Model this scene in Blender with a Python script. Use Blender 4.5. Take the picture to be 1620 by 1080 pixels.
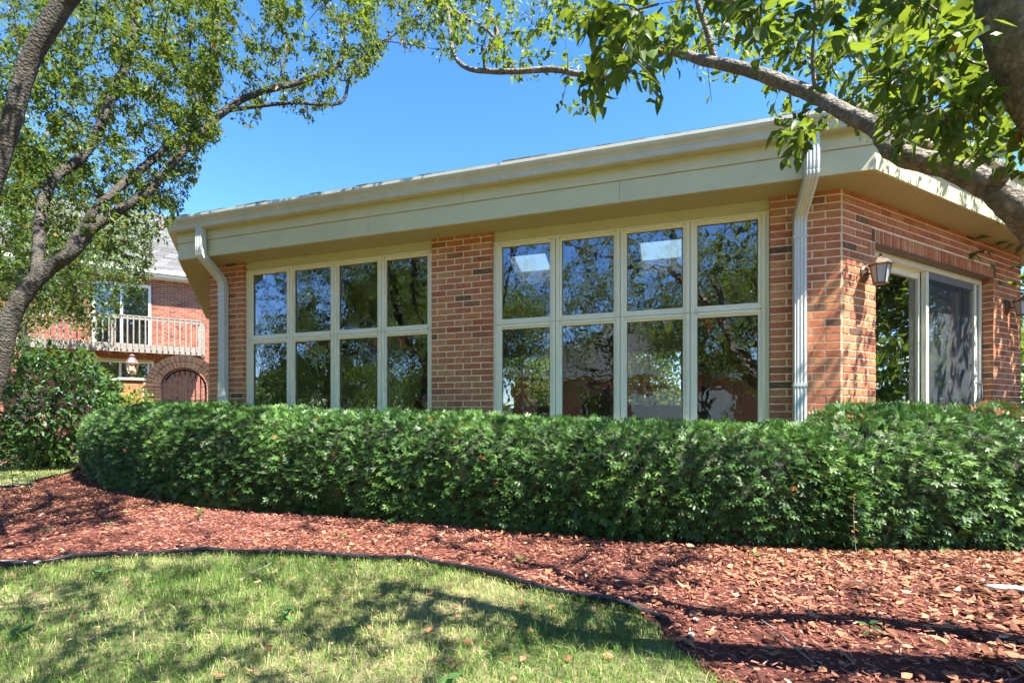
import bpy, math, random
import numpy as np
from mathutils import Vector, Matrix

random.seed(7)
RNG = np.random.default_rng(11)
for o in list(bpy.data.objects):
    bpy.data.objects.remove(o)
scene = bpy.context.scene
col = scene.collection
R = math.radians

# ------------------------------------------------------------------ camera, sky, sun, exposure
H, FPX, CXP, HYP = 0.95, 782.0, 810.0, 665.0      # eye height; photo-pixel focal length, centre, horizon
cam_d = bpy.data.cameras.new('camera')
cam = bpy.data.objects.new('camera', cam_d); col.objects.link(cam)
cam.location = (0, 0, H); cam.rotation_euler = (R(90), 0, 0)
cam_d.sensor_width = 36; cam_d.lens = 36 * FPX / 1620
cam_d.shift_y = (HYP - 540) / 1620
cam_d.clip_start = 0.05; cam_d.clip_end = 600
scene.camera = cam

SUN = Vector((0.42, -0.30, 0.86)).normalized()   # towards the sun
w = bpy.data.worlds.new('World'); scene.world = w; w.use_nodes = True
nt = w.node_tree; nt.nodes.clear()
sky = nt.nodes.new('ShaderNodeTexSky'); sky.sky_type = 'NISHITA'; sky.sun_disc = False
sky.sun_elevation = math.asin(SUN.z); sky.sun_rotation = math.atan2(SUN.x, SUN.y)
sky.altitude = 300; sky.air_density = 0.8; sky.dust_density = 0.0; sky.ozone_density = 1.0
bg = nt.nodes.new('ShaderNodeBackground'); bg.inputs['Strength'].default_value = 0.105
wo = nt.nodes.new('ShaderNodeOutputWorld')
hs_ = nt.nodes.new('ShaderNodeHueSaturation'); hs_.inputs['Saturation'].default_value = 1.30; hs_.inputs['Hue'].default_value = .508
nt.links.new(sky.outputs[0], hs_.inputs['Color']); nt.links.new(hs_.outputs[0], bg.inputs[0]); nt.links.new(bg.outputs[0], wo.inputs[0])
sun_d = bpy.data.lights.new('sun', 'SUN'); sun_d.energy = 4.2; sun_d.angle = R(0.53); sun_d.color = (1, .95, .86)
sun_o = bpy.data.objects.new('sun', sun_d); col.objects.link(sun_o)
sun_o.rotation_euler = (-SUN).to_track_quat('-Z', 'Y').to_euler(); sun_o.location = (6, -4, 14)
scene.view_settings.view_transform = 'Standard'; scene.view_settings.look = 'None'
scene.view_settings.exposure = 2.35; scene.view_settings.gamma = 1.0
scene.view_settings.use_curve_mapping = False
scene.render.engine = 'CYCLES'
scene.cycles.max_bounces = 8; scene.cycles.transparent_max_bounces = 12
scene.cycles.diffuse_bounces = 4; scene.cycles.glossy_bounces = 4
scene.cycles.sample_clamp_indirect = 6; scene.cycles.caustics_reflective = False; scene.cycles.caustics_refractive = False

# ------------------------------------------------------------------ helpers
def at(px, py, Z):                      # point seen at photo pixel (px, py) at depth Z
    return Vector(((px - CXP) * Z / FPX, Z, H + (HYP - py) * Z / FPX))
def G(px, py):                          # ground point under photo pixel
    Z = H * FPX / (py - HYP)
    return ((px - CXP) * Z / FPX, Z)
def unit(v):
    return v / np.maximum(np.linalg.norm(v, axis=-1, keepdims=True), 1e-9)
def in_poly(P, poly):
    x, y = P[:, 0], P[:, 1]; ins = np.zeros(len(P), bool); j = len(poly) - 1
    for i in range(len(poly)):
        xi, yi = poly[i]; xj, yj = poly[j]
        if yi != yj:
            c = ((yi > y) != (yj > y)) & (x < (xj - xi) * (y - yi) / (yj - yi) + xi)
            ins ^= c
        j = i
    return ins

LOC = {}
def tag(o, label=None, cat=None, group=None, kind=None):
    if label: o['label'] = label
    if cat: o['category'] = cat
    if group: o['group'] = group
    if kind: o['kind'] = kind
    return o
def empty(name, loc, label=None, cat=None, group=None):
    o = bpy.data.objects.new(name, None); col.objects.link(o); o.location = loc
    o.empty_display_size = 0.2
    LOC[o] = Vector(loc)
    return tag(o, label, cat, group)
def link(name, me, parent=None, loc=None):
    o = bpy.data.objects.new(name, me); col.objects.link(o)
    if parent is not None:
        o.parent = parent; LOC[o] = LOC[parent].copy()
    else:
        LOC[o] = Vector((0, 0, 0))
    return o

class MB:
    def __init__(s): s.v = []; s.f = []
    def poly(s, pts):
        n = len(s.v); s.v += [tuple(p) for p in pts]; s.f.append(tuple(range(n, n + len(pts))))
    def hexa(s, c):                    # 8 corners: bottom 4 (ccw), top 4
        n = len(s.v); s.v += [tuple(p) for p in c]
        for q in ((3, 2, 1, 0), (4, 5, 6, 7), (0, 1, 5, 4), (1, 2, 6, 5), (2, 3, 7, 6), (3, 0, 4, 7)):
            s.f.append(tuple(n + i for i in q))
    def box(s, a, b):
        x0, y0, z0 = a; x1, y1, z1 = b
        s.hexa([(x0, y0, z0), (x1, y0, z0), (x1, y1, z0), (x0, y1, z0), (x0, y0, z1), (x1, y0, z1), (x1, y1, z1), (x0, y1, z1)])
    def tube(s, pts, rad, n=8, cap=True):
        P = np.array([tuple(p) for p in pts], float); k = len(P)
        T = np.gradient(P, axis=0); T = unit(T)
        up = np.array([0, 0, 1.0]) if abs(T[0][2]) < .9 else np.array([1.0, 0, 0])
        b0 = len(s.v); a = unit(np.cross(T[0], up))
        for i in range(k):
            a = unit(a - T[i] * np.dot(a, T[i])); b = np.cross(T[i], a)
            r = rad[i] if hasattr(rad, '__len__') else rad
            for j in range(n):
                t = 2 * math.pi * j / n
                s.v.append(tuple(P[i] + (a * math.cos(t) + b * math.sin(t)) * r))
        for i in range(k - 1):
            for j in range(n):
                s.f.append((b0 + i * n + j, b0 + i * n + (j + 1) % n, b0 + (i + 1) * n + (j + 1) % n, b0 + (i + 1) * n + j))
        if cap:
            s.f.append(tuple(b0 + j for j in reversed(range(n))))
            s.f.append(tuple(b0 + (k - 1) * n + j for j in range(n)))
    def lathe(s, c, prof, n=12, axis=None):   # prof: (r, z) pairs round a vertical axis through c
        b0 = len(s.v)
        for r, z in prof:
            for j in range(n):
                t = 2 * math.pi * (j + .5) / n
                s.v.append((c[0] + r * math.cos(t), c[1] + r * math.sin(t), c[2] + z))
        for i in range(len(prof) - 1):
            for j in range(n):
                s.f.append((b0 + i * n + j, b0 + i * n + (j + 1) % n, b0 + (i + 1) * n + (j + 1) % n, b0 + (i + 1) * n + j))
        s.f.append(tuple(b0 + j for j in reversed(range(n))))
        s.f.append(tuple(b0 + (len(prof) - 1) * n + j for j in range(n)))
    def build(s, name, mat, parent=None, smooth=False, kind=None, label=None):
        off = LOC[parent] if parent is not None else Vector((0, 0, 0))
        me = bpy.data.meshes.new(name)
        me.from_pydata([(x - off.x, y - off.y, z - off.z) for x, y, z in s.v], [], s.f)
        me.materials.append(mat)
        if smooth: me.polygons.foreach_set('use_smooth', [True] * len(me.polygons))
        me.update()
        return tag(link(name, me, parent), label, None, None, kind)

def tri_mesh(name, V, F, mat, tint=None, smooth=False):
    me = bpy.data.meshes.new(name)
    V = np.ascontiguousarray(V, np.float32); F = np.ascontiguousarray(F, np.int32)
    me.vertices.add(len(V)); me.vertices.foreach_set('co', V.ravel())
    me.loops.add(F.size); me.loops.foreach_set('vertex_index', F.ravel())
    me.polygons.add(len(F))
    me.polygons.foreach_set('loop_start', np.arange(0, F.size, 3, dtype=np.int32))
    if smooth: me.polygons.foreach_set('use_smooth', np.ones(len(F), bool))
    if tint is not None:
        at_ = me.attributes.new('tint', 'FLOAT', 'POINT'); at_.data.foreach_set('value', np.ascontiguousarray(tint, np.float32))
    me.materials.append(mat)
    me.update(calc_edges=True); me.validate()
    return me
def basis(d, up):                      # columns: x along d, y lateral, z near up
    d = unit(d); y = unit(np.cross(up, d)); z = np.cross(d, y)
    return np.stack([d, y, z], axis=2)
def bake(tmpls, pos, B, scale, tint):  # many copies of small templates joined in one mesh
    Vs, Fs, Ts = [], [], []; base = 0
    which = RNG.integers(0, len(tmpls), len(pos))
    scale = np.asarray(scale, float)
    if scale.ndim == 1: scale = np.repeat(scale[:, None], 3, 1)
    for k, (tv, tf) in enumerate(tmpls):
        m = which == k
        if not m.any(): continue
        S = tv[None] * scale[m][:, None, :]
        W = np.einsum('nij,nkj->nki', B[m], S) + pos[m][:, None, :]
        n = len(W); kv = len(tv)
        Vs.append(W.reshape(-1, 3)); Fs.append((tf[None] + (np.arange(n) * kv)[:, None, None] + base).reshape(-1, 3))
        Ts.append(np.repeat(tint[m], kv)); base += n * kv
    return np.concatenate(Vs), np.concatenate(Fs), np.concatenate(Ts)

# ------------------------------------------------------------------ materials
def new_mat(name):
    m = bpy.data.materials.new(name); m.use_nodes = True
    nt = m.node_tree; b = nt.nodes['Principled BSDF']
    return m, nt, b
def nd(nt, t, **kw):
    n = nt.nodes.new(t)
    for k, v in kw.items():
        if k in n.inputs: n.inputs[k].default_value = v
        else: setattr(n, k, v)
    return n
def ramp(nt, stops, fac=None, interp='LINEAR'):
    r = nt.nodes.new('ShaderNodeValToRGB'); r.color_ramp.interpolation = interp
    el = r.color_ramp.elements
    while len(el) < len(stops): el.new(0.5)
    for e, (p, c) in zip(el, stops): e.position = p; e.color = (*c, 1)
    if fac is not None: nt.links.new(fac, r.inputs[0])
    return r
def mixc(nt, a, b, fac, mode='MIX'):
    m = nt.nodes.new('ShaderNodeMix'); m.data_type = 'RGBA'; m.blend_type = mode
    for s, v in ((0, fac), (6, a), (7, b)):
        if hasattr(v, 'is_linked'): nt.links.new(v, m.inputs[s])
        elif s == 0: m.inputs[0].default_value = v
        else: m.inputs[s].default_value = (*v, 1)
    return m.outputs[2]
def noise(nt, scale, detail=4, coord='pos', rough=.6):
    n = nd(nt, 'ShaderNodeTexNoise', Scale=scale, Detail=detail, Roughness=rough)
    if coord == 'pos':
        g = nt.nodes.new('ShaderNodeNewGeometry'); nt.links.new(g.outputs['Position'], n.inputs['Vector'])
    return n
def bump(nt, b, h, strength=.3, dist=.01):
    bp = nd(nt, 'ShaderNodeBump', Strength=strength, Distance=dist)
    nt.links.new(h, bp.inputs['Height']); nt.links.new(bp.outputs[0], b.inputs['Normal'])
def paint(name, c, rough=.5, var=.08, scale=6, dirt=.0, bumps=.05):
    m, nt, b = new_mat(name)
    n = noise(nt, scale, 5)
    c2 = tuple(x * (1 - var) for x in c); c3 = tuple(min(1, x * (1 + var)) for x in c)
    r = ramp(nt, [(.3, c2), (.7, c3)], n.outputs[0])
    out = r.outputs[0]
    if dirt:
        n2 = noise(nt, 2.2, 8, rough=.75)
        f = ramp(nt, [(.52, (0, 0, 0)), (.75, (dirt,) * 3)], n2.outputs[0])
        out = mixc(nt, out, tuple(x * .45 for x in c), f.outputs[0])
    nt.links.new(out, b.inputs['Base Color']); b.inputs['Roughness'].default_value = rough
    n3 = noise(nt, 60, 3); bump(nt, b, n3.outputs[0], bumps, .01)
    return m
def rand_id(nt):                       # a random number per loose piece or object
    g = nt.nodes.new('ShaderNodeNewGeometry'); o = nt.nodes.new('ShaderNodeObjectInfo')
    a = nd(nt, 'ShaderNodeMath', operation='ADD'); f = nd(nt, 'ShaderNodeMath', operation='FRACT')
    nt.links.new(g.outputs['Random Per Island'], a.inputs[0]); nt.links.new(o.outputs['Random'], a.inputs[1])
    nt.links.new(a.outputs[0], f.inputs[0])
    return f.outputs[0]
def brick_mat(name, stops, grain=.35):
    m, nt, b = new_mat(name)
    rid = rand_id(nt)
    base = ramp(nt, stops, rid, 'LINEAR').outputs[0]
    n = noise(nt, 28, 6, rough=.7)
    f = ramp(nt, [(.35, (.62,) * 3), (.6, (1.05,) * 3), (.8, (1.2, 1.15, 1.1))], n.outputs[0])
    c = mixc(nt, base, f.outputs[0], .8, 'MULTIPLY')
    # upright streaks of paler and browner firing
    g = nt.nodes.new('ShaderNodeNewGeometry'); mp = nd(nt, 'ShaderNodeMapping'); mp.inputs['Scale'].default_value = (38, 38, 3)
    nt.links.new(g.outputs['Position'], mp.inputs[0])
    n2 = nd(nt, 'ShaderNodeTexNoise', Scale=1.0, Detail=3); nt.links.new(mp.outputs[0], n2.inputs['Vector'])
    f2 = ramp(nt, [(.5, (0, 0, 0)), (.68, (grain,) * 3)], n2.outputs[0])
    c = mixc(nt, c, (.40, .22, .12), f2.outputs[0])
    n4 = noise(nt, 7, 4); f4 = ramp(nt, [(.55, (0, 0, 0)), (.75, (.3,) * 3)], n4.outputs[0])
    c = mixc(nt, c, (.16, .07, .05), f4.outputs[0])
    nt.links.new(c, b.inputs['Base Color']); b.inputs['Roughness'].default_value = .85; b.inputs['Specular IOR Level'].default_value = .2
    n3 = noise(nt, 180, 4); bump(nt, b, n3.outputs[0], .5, .006)
    return m
def leaf_mat(name, stops, trans=.4, tcol=(.30, .42, .03), rough=.45, spec=.4):
    m, nt, b = new_mat(name)
    a = nt.nodes.new('ShaderNodeAttribute'); a.attribute_name = 'tint'
    r = ramp(nt, stops, a.outputs['Fac'])
    n = noise(nt, 90, 3); f = ramp(nt, [(.3, (.75,) * 3), (.7, (1.2,) * 3)], n.outputs[0])
    c = mixc(nt, r.outputs[0], f.outputs[0], .7, 'MULTIPLY')
    nt.links.new(c, b.inputs['Base Color']); b.inputs['Roughness'].default_value = rough
    b.inputs['Specular IOR Level'].default_value = spec
    t = nt.nodes.new('ShaderNodeBsdfTranslucent')
    tc = mixc(nt, r.outputs[0], tcol, .6); nt.links.new(tc, t.inputs[0])
    mx = nt.nodes.new('ShaderNodeMixShader'); mx.inputs[0].default_value = trans
    nt.links.new(b.outputs[0], mx.inputs[1]); nt.links.new(t.outputs[0], mx.inputs[2])
    nt.links.new(mx.outputs[0], nt.nodes['Material Output'].inputs[0])
    return m
def glass_mat(name, base=.2, tint=(.80, .84, .82), wave=.02, scale=3.0):
    m = bpy.data.materials.new(name); m.use_nodes = True; nt = m.node_tree; nt.nodes.clear()
    out = nt.nodes.new('ShaderNodeOutputMaterial')
    tr = nt.nodes.new('ShaderNodeBsdfTransparent'); tr.inputs[0].default_value = (*tint, 1)
    gl = nt.nodes.new('ShaderNodeBsdfGlossy'); gl.inputs['Roughness'].default_value = 0.0
    gl.inputs[0].default_value = (.92, .95, 1, 1)
    fr = nd(nt, 'ShaderNodeFresnel', IOR=1.5)
    ma = nd(nt, 'ShaderNodeMath', operation='MULTIPLY_ADD'); ma.inputs[1].default_value = 1.2; ma.inputs[2].default_value = base
    ma.use_clamp = True
    nt.links.new(fr.outputs[0], ma.inputs[0])
    n = noise(nt, scale, 3); bp = nd(nt, 'ShaderNodeBump', Strength=wave, Distance=.05)
    nt.links.new(n.outputs[0], bp.inputs['Height']); nt.links.new(bp.outputs[0], gl.inputs['Normal'])
    mx = nt.nodes.new('ShaderNodeMixShader')
    nt.links.new(ma.outputs[0], mx.inputs[0]); nt.links.new(tr.outputs[0], mx.inputs[1]); nt.links.new(gl.outputs[0], mx.inputs[2])
    nt.links.new(mx.outputs[0], out.inputs[0])
    return m
def emit_mat(name, c, s):
    m, nt, b = new_mat(name)
    b.inputs['Base Color'].default_value = (*c, 1)
    b.inputs['Emission Color'].default_value = (*c, 1); b.inputs['Emission Strength'].default_value = s
    return m

M = {}
M['brick'] = brick_mat('red_brick', [(0, (.58, .22, .10)), (.25, (.46, .14, .07)), (.45, (.62, .26, .125)), (.65, (.50, .165, .082)),
                                     (.84, (.60, .29, .13)), (.92, (.42, .13, .06)), (.955, (.30, .14, .07)), (.985, (.14, .075, .05)), (1, (.20, .11, .06))])
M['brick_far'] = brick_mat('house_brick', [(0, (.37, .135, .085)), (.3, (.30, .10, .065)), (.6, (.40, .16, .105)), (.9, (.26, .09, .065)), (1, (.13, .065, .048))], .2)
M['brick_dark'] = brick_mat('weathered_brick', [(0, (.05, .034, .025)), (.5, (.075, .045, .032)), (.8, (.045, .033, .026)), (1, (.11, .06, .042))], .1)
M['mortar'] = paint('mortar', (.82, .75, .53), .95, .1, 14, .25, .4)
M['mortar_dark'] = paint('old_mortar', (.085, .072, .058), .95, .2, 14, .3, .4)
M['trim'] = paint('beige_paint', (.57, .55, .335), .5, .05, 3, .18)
M['soffit'] = paint('shaded_beige_paint', (.43, .375, .19), .6, .06, 3, .15)  # trim beige made darker, putting the shade under the eaves into the colour
M['sash'] = paint('sash_paint', (.80, .78, .60), .4, .03, 4, .08)
M['gutter'] = paint('gutter_paint', (.52, .50, .37), .4, .08, 5, .25)
M['spout'] = paint('downspout_paint', (.56, .59, .56), .3, .05, 6, .12)
M['white'] = paint('white_frame', (.72, .73, .68), .4, .03, 4)
M['glass'] = glass_mat('window_glass', .175, (.80, .83, .81), .07, 3.2)
M['glass_door'] = glass_mat('door_glass', .22, (.72, .76, .76), .03, 2.2)
M['glass_plain'] = glass_mat('clear_glass', .05, (.92, .94, .94), .01)
M['glass_far'] = glass_mat('far_glass', .22, (.55, .6, .62), .05, 2)
M['bronze'] = paint('bronze', (.16, .10, .06), .45, .25, 30, .3)
M['iron'] = paint('black_iron', (.02, .02, .022), .5, .1, 20)
M['copper'] = paint('lantern_copper', (.20, .13, .12), .4, .25, 20, .3)
M['black'] = paint('black_plastic', (.018, .02, .026), .28, .2, 9, .0)
M['interior'] = paint('interior_paint', (.38, .34, .29), .8, .05, 2)
M['ceiling'] = paint('interior_ceiling', (.55, .52, .46), .8, .04, 2)
M['floor'] = paint('interior_floor', (.20, .13, .09), .5, .15, 5)
M['wood'] = paint('pale_pine', (.66, .50, .32), .6, .12, 9, .1)
M['oldwood'] = paint('weathered_wood', (.25, .225, .19), .8, .16, 12, .35, .3)
M['joist'] = paint('deck_joist_wood', (.36, .21, .10), .8, .15, 12, .2, .3)
M['stone'] = paint('cap_stone', (.33, .31, .27), .9, .15, 10, .3, .3)
M['pebble'] = paint('pale_pebble', (.35, .35, .35), .8, .1, 20)
M['stick'] = paint('bleached_wood', (.55, .51, .45), .7, .08, 20, .1, .3)
M['screen'] = paint('screen_frame', (.16, .18, .19), .5, .052, 5)
m, nt, b = new_mat('screen_mesh')
b.inputs['Base Color'].default_value = (.10, .115, .125, 1); b.inputs['Roughness'].default_value = .6
tr = nt.nodes.new('ShaderNodeBsdfTransparent'); mx = nt.nodes.new('ShaderNodeMixShader'); mx.inputs[0].default_value = .42
nt.links.new(tr.outputs[0], mx.inputs[1]); nt.links.new(b.outputs[0], mx.inputs[2]); nt.links.new(mx.outputs[0], nt.nodes['Material Output'].inputs[0])
M['mesh'] = m
m = bpy.data.materials.new('milky_acrylic'); m.use_nodes = True; nt = m.node_tree; b = nt.nodes['Principled BSDF']; b.inputs['Base Color'].default_value = (.45, .55, .6, 1)
tl_ = nt.nodes.new('ShaderNodeBsdfTranslucent'); tl_.inputs[0].default_value = (.12, .18, .22, 1); mx = nt.nodes.new('ShaderNodeMixShader'); mx.inputs[0].default_value = .75
nt.links.new(b.outputs[0], mx.inputs[1]); nt.links.new(tl_.outputs[0], mx.inputs[2]); nt.links.new(mx.outputs[0], nt.nodes['Material Output'].inputs[0]); M['acrylic'] = m
M['lamp'] = emit_mat('lit_candle_bulb', (1, .5, .14), 3.0)
m, nt, b = new_mat('frosted_glass'); b.inputs['Base Color'].default_value = (.62, .68, .72, 1); b.inputs['Roughness'].default_value = .35
b.inputs['Transmission Weight'].default_value = .4; M['frost'] = m

def bark_mat(name, c1, c2, c3, scale=18):
    m, nt, b = new_mat(name)
    n = noise(nt, scale, 8, rough=.7); r = ramp(nt, [(.3, c1), (.52, c2), (.72, c3)], n.outputs[0])
    n2 = noise(nt, 3.5, 4); f = ramp(nt, [(.5, (0, 0, 0)), (.65, (.55,) * 3)], n2.outputs[0])
    c = mixc(nt, r.outputs[0], (.10, .10, .085), f.outputs[0])
    nt.links.new(c, b.inputs['Base Color']); b.inputs['Roughness'].default_value = .9
    n3 = noise(nt, 45, 8, rough=.75)
    v = nd(nt, 'ShaderNodeTexVoronoi', Scale=75.0); g = nt.nodes.new('ShaderNodeNewGeometry'); nt.links.new(g.outputs['Position'], v.inputs['Vector'])
    ad = nd(nt, 'ShaderNodeMath', operation='ADD'); nt.links.new(n3.outputs[0], ad.inputs[0]); nt.links.new(v.outputs[0], ad.inputs[1])
    bump(nt, b, ad.outputs[0], .9, .012)
    return m
M['bark'] = bark_mat('crabapple_bark', (.022, .018, .014), (.06, .05, .038), (.16, .14, .115), 34)
M['bark_pale'] = bark_mat('pale_crabapple_bark', (.07, .058, .046), (.20, .17, .135), (.44, .40, .34), 30)
M['bark_brown'] = bark_mat('smooth_brown_bark', (.06, .04, .025), (.12, .075, .045), (.2, .15, .11), 9)
M['leaf'] = leaf_mat('crabapple_leaf', [(0, (.03, .06, .016)), (.4, (.058, .105, .02)), (.8, (.115, .165, .026)), (.93, (.20, .22, .03)), (.96, (.42, .16, .03)), (1, (.45, .10, .03))], .28, (.34, .44, .03), .5, .2)
M['bigleaf'] = leaf_mat('near_leaf', [(0, (.03, .065, .018)), (.5, (.06, .12, .024)), (.85, (.13, .20, .03)), (.96, (.24, .24, .03)), (1, (.40, .15, .04))], .34, (.40, .52, .03), .5, .25)
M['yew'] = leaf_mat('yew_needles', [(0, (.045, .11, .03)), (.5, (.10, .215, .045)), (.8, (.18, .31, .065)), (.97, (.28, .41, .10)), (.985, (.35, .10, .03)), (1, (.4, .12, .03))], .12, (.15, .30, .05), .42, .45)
M['yewcore'] = paint('hedge_inner_shade', (.035, .04, .022), .9, .3, 20)
M['shrub'] = leaf_mat('shrub_leaf', [(0, (.02, .055, .018)), (.6, (.04, .10, .025)), (1, (.10, .19, .035))], .3, (.25, .42, .04))
M['shrub2'] = leaf_mat('pale_shrub_leaf', [(0, (.06, .13, .025)), (.6, (.11, .2, .035)), (1, (.18, .27, .05))], .4, (.35, .5, .05))
M['tree'] = leaf_mat('tree_leaf', [(0, (.03, .07, .02)), (.6, (.06, .12, .025)), (1, (.12, .18, .035))], .35, (.32, .45, .04))
M['weed'] = leaf_mat('weed_leaf', [(0, (.04, .11, .03)), (1, (.085, .19, .045))], .35, (.25, .5, .06))
M['dry'] = leaf_mat('dry_leaf', [(0, (.10, .042, .026)), (.35, (.25, .105, .058)), (.65, (.40, .19, .10)), (.88, (.52, .32, .18)), (1, (.66, .52, .38))], .15, (.5, .25, .1), .7, .2)
M['grass'] = leaf_mat('grass_blade', [(0, (.06, .135, .022)), (.5, (.125, .235, .04)), (.74, (.22, .30, .065)), (.86, (.42, .38, .17)), (1, (.58, .50, .29))], .3, (.35, .48, .06), .55, .3)
M['chip'] = leaf_mat('mulch_chip', [(0, (.055, .028, .02)), (.3, (.165, .056, .036)), (.6, (.34, .12, .078)), (.85, (.50, .24, .175)), (1, (.56, .41, .30))], .0, (0, 0, 0), .85, .15)

def ground_mat(name, stops, scale, bscale, bstr):
    m, nt, b = new_mat(name)
    n = noise(nt, scale, 9, rough=.7); r = ramp(nt, stops, n.outputs[0])
    nt.links.new(r.outputs[0], b.inputs['Base Color']); b.inputs['Roughness'].default_value = .95
    n2 = noise(nt, bscale, 8, rough=.75); bump(nt, b, n2.outputs[0], bstr, .03)
    return m
M['ground'] = ground_mat('lawn_soil', [(.3, (.10, .11, .04)), (.5, (.22, .20, .09)), (.7, (.38, .31, .17))], 9, 60, .9)
M['mulch'] = ground_mat('mulch_base', [(.3, (.055, .02, .014)), (.5, (.14, .035, .022)), (.7, (.24, .075, .045))], 25, 70, 1.0)
def shingle_mat(name, a, b_):
    m, nt, b = new_mat(name)
    rid = rand_id(nt); r = ramp(nt, [(0, a), (1, b_)], rid)
    n = noise(nt, 120, 3); f = ramp(nt, [(.3, (.7,) * 3), (.7, (1.3,) * 3)], n.outputs[0])
    nt.links.new(mixc(nt, r.outputs[0], f.outputs[0], .8, 'MULTIPLY'), b.inputs['Base Color']); b.inputs['Roughness'].default_value = .9
    bump(nt, b, n.outputs[0], .4, .01)
    return m
M['shingle'] = shingle_mat('grey_shingle', (.065, .063, .06), (.135, .13, .125))

# ------------------------------------------------------------------ ground, beds, edging
me = MB(); me.poly([(-150, -150, 0), (150, -150, 0), (150, 150, 0), (-150, 150, 0)])
g = me.build('ground', M['ground']); tag(g, 'lawn and earth carrying the whole garden', 'ground', None, 'structure')
edge_px = [(0, 903), (60, 897), (130, 888), (250, 881), (330, 878), (400, 880), (520, 886), (640, 890), (660, 892), (760, 912), (860, 938), (970, 963), (1020, 973), (1055, 984), (1085, 994)]
edge1 = [(-6.0, 3.35), (-4.4, 3.12)] + [G(*p) for p in edge_px]
edge2 = [G(*p) for p in ((132, 742), (105, 751), (75, 759), (50, 766), (20, 772))] + [(-8.6, 6.3), (-10, 6.0)]
edge3 = [G(*p) for p in ((128, 722), (80, 727), (30, 733), (0, 737))] + [(-12.2, 9.6)]
grass_right = [G(1010, 968), G(1050, 1010), G(1090, 1045), G(1135, 1080), (.95, 1.5), (1.3, .9), (1.9, .2), (2.6, -.6)]
grass_poly = edge1[:-3] + grass_right + [(2.6, -4), (-6, -4)]
bed_poly = edge1[:-3] + grass_right + [(12, -.8), (12, 8), (6.5, 8), (-6, 16), (-9.4, 11)] + edge2
mb = MB(); mb.poly([(x, y, .006) for x, y in bed_poly])
tag(mb.build('mulch_bed', M['mulch']), 'red mulch bed between lawn edging and hedge', 'mulch bed', None, 'structure')
mb = MB(); mb.poly([(x, y, .006) for x, y in edge3] + [(-14.5, 10.5, .006), (-15.5, 13.0, .006), (-9.0, 15.0, .006)])
tag(mb.build('rear_mulch_bed', M['mulch']), 'dark mulch strip along the low garden wall', 'mulch bed', None, 'structure')

def resample(P, step):
    P = np.array(P, float); d = np.r_[0, np.cumsum(np.linalg.norm(np.diff(P, axis=0), axis=1))]
    t = np.linspace(0, d[-1], max(3, int(d[-1] / step) + 1))
    return np.stack([np.interp(t, d, P[:, k]) for k in range(P.shape[1])], 1)
def catmull(P, n=6):
    P = np.array(P, float); Q = np.vstack([2 * P[0] - P[1], P, 2 * P[-1] - P[-2]]); out = []
    for i in range(1, len(Q) - 2):
        a, b_, c, d = Q[i - 1], Q[i], Q[i + 1], Q[i + 2]
        for t in np.linspace(0, 1, n, endpoint=False):
            out.append(.5 * ((2 * b_) + (-a + c) * t + (2 * a - 5 * b_ + 4 * c - d) * t * t + (-a + 3 * b_ - 3 * c + d) * t ** 3))
    out.append(P[-1]); return np.array(out)
def edging(line, label, zt=.042, r=.0135):
    P = catmull([(x, y, 0) for x, y in line], 5)
    n = len(P); P[:, 2] = zt + .008 * np.sin(np.arange(n) * .7) + RNG.normal(0, .002, n)
    P[-14:, 2] -= np.linspace(0, .062, 14)
    root = empty('lawn_edging', (P[0][0], P[0][1], 0), label, 'lawn edging')
    mb = MB(); mb.tube(P, r, 8); mb.build('top_bead', M['black'], root, True)
    mb = MB()
    for i in range(n - 1):
        a, b_ = P[i], P[i + 1]; t = unit(b_ - a); q = np.array([-t[1], t[0], 0]) * .003
        mb.hexa([a - q - (0, 0, zt + .03), b_ - q - (0, 0, zt + .03), b_ + q - (0, 0, zt + .03), a + q - (0, 0, zt + .03), a - q, b_ - q, b_ + q, a + q])
    mb.build('edging_strip', M['black'], root)
edging(edge1, 'black plastic edging curving between front grass and red mulch')
edging(edge2, 'black plastic edging along the far left grass patch beside the hedge end', .04, .016)
edging(edge3, 'black plastic edging behind the far left grass, below the garden wall', .06, .03)

# ------------------------------------------------------------------ the brick building
D = np.array([.9533, -.3018]); N = np.array([.3018, .9533])
Cc = np.array([523 * 4.31 / 782, 4.31]); Lc = Cc - 7.19 * D
D2 = np.array([.8878, .4604]); N2 = np.array([-.4604, .8878])
class Frame:
    def __init__(s, p, d, n): s.p, s.d, s.n = np.array(p), np.array(d), np.array(n)
    def pt(s, u, w, z):
        q = s.p + s.d * u + s.n * w; return (q[0], q[1], z)
    def box(s, mb, u0, u1, w0, w1, z0, z1):
        mb.hexa([s.pt(u0, w0, z0), s.pt(u1, w0, z0), s.pt(u1, w1, z0), s.pt(u0, w1, z0), s.pt(u0, w0, z1), s.pt(u1, w0, z1), s.pt(u1, w1, z1), s.pt(u0, w1, z1)])
FW = Frame(Lc, D, N); RW = Frame(Cc, D2, N2)
dL = np.array([-.4604, .8878]); LWn = np.array([.8878, .4604]); Kc = Lc + 3.766 * dL
LW = Frame(Kc, -dL, LWn)
SOF = 2.97
bld = empty('brick_pavilion', (*FW.pt(3.6, 0, 0)[:2], 0), 'single storey red brick building with beige eaves and two large window groups', 'building')
foot = [(0, 0), (7.19, 0), (9.853, 2.663), (9.853, 5.66), (7.19, 8.32), (0, 8.32), (-2.663, 5.66), (-2.663, 2.663)]
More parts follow.
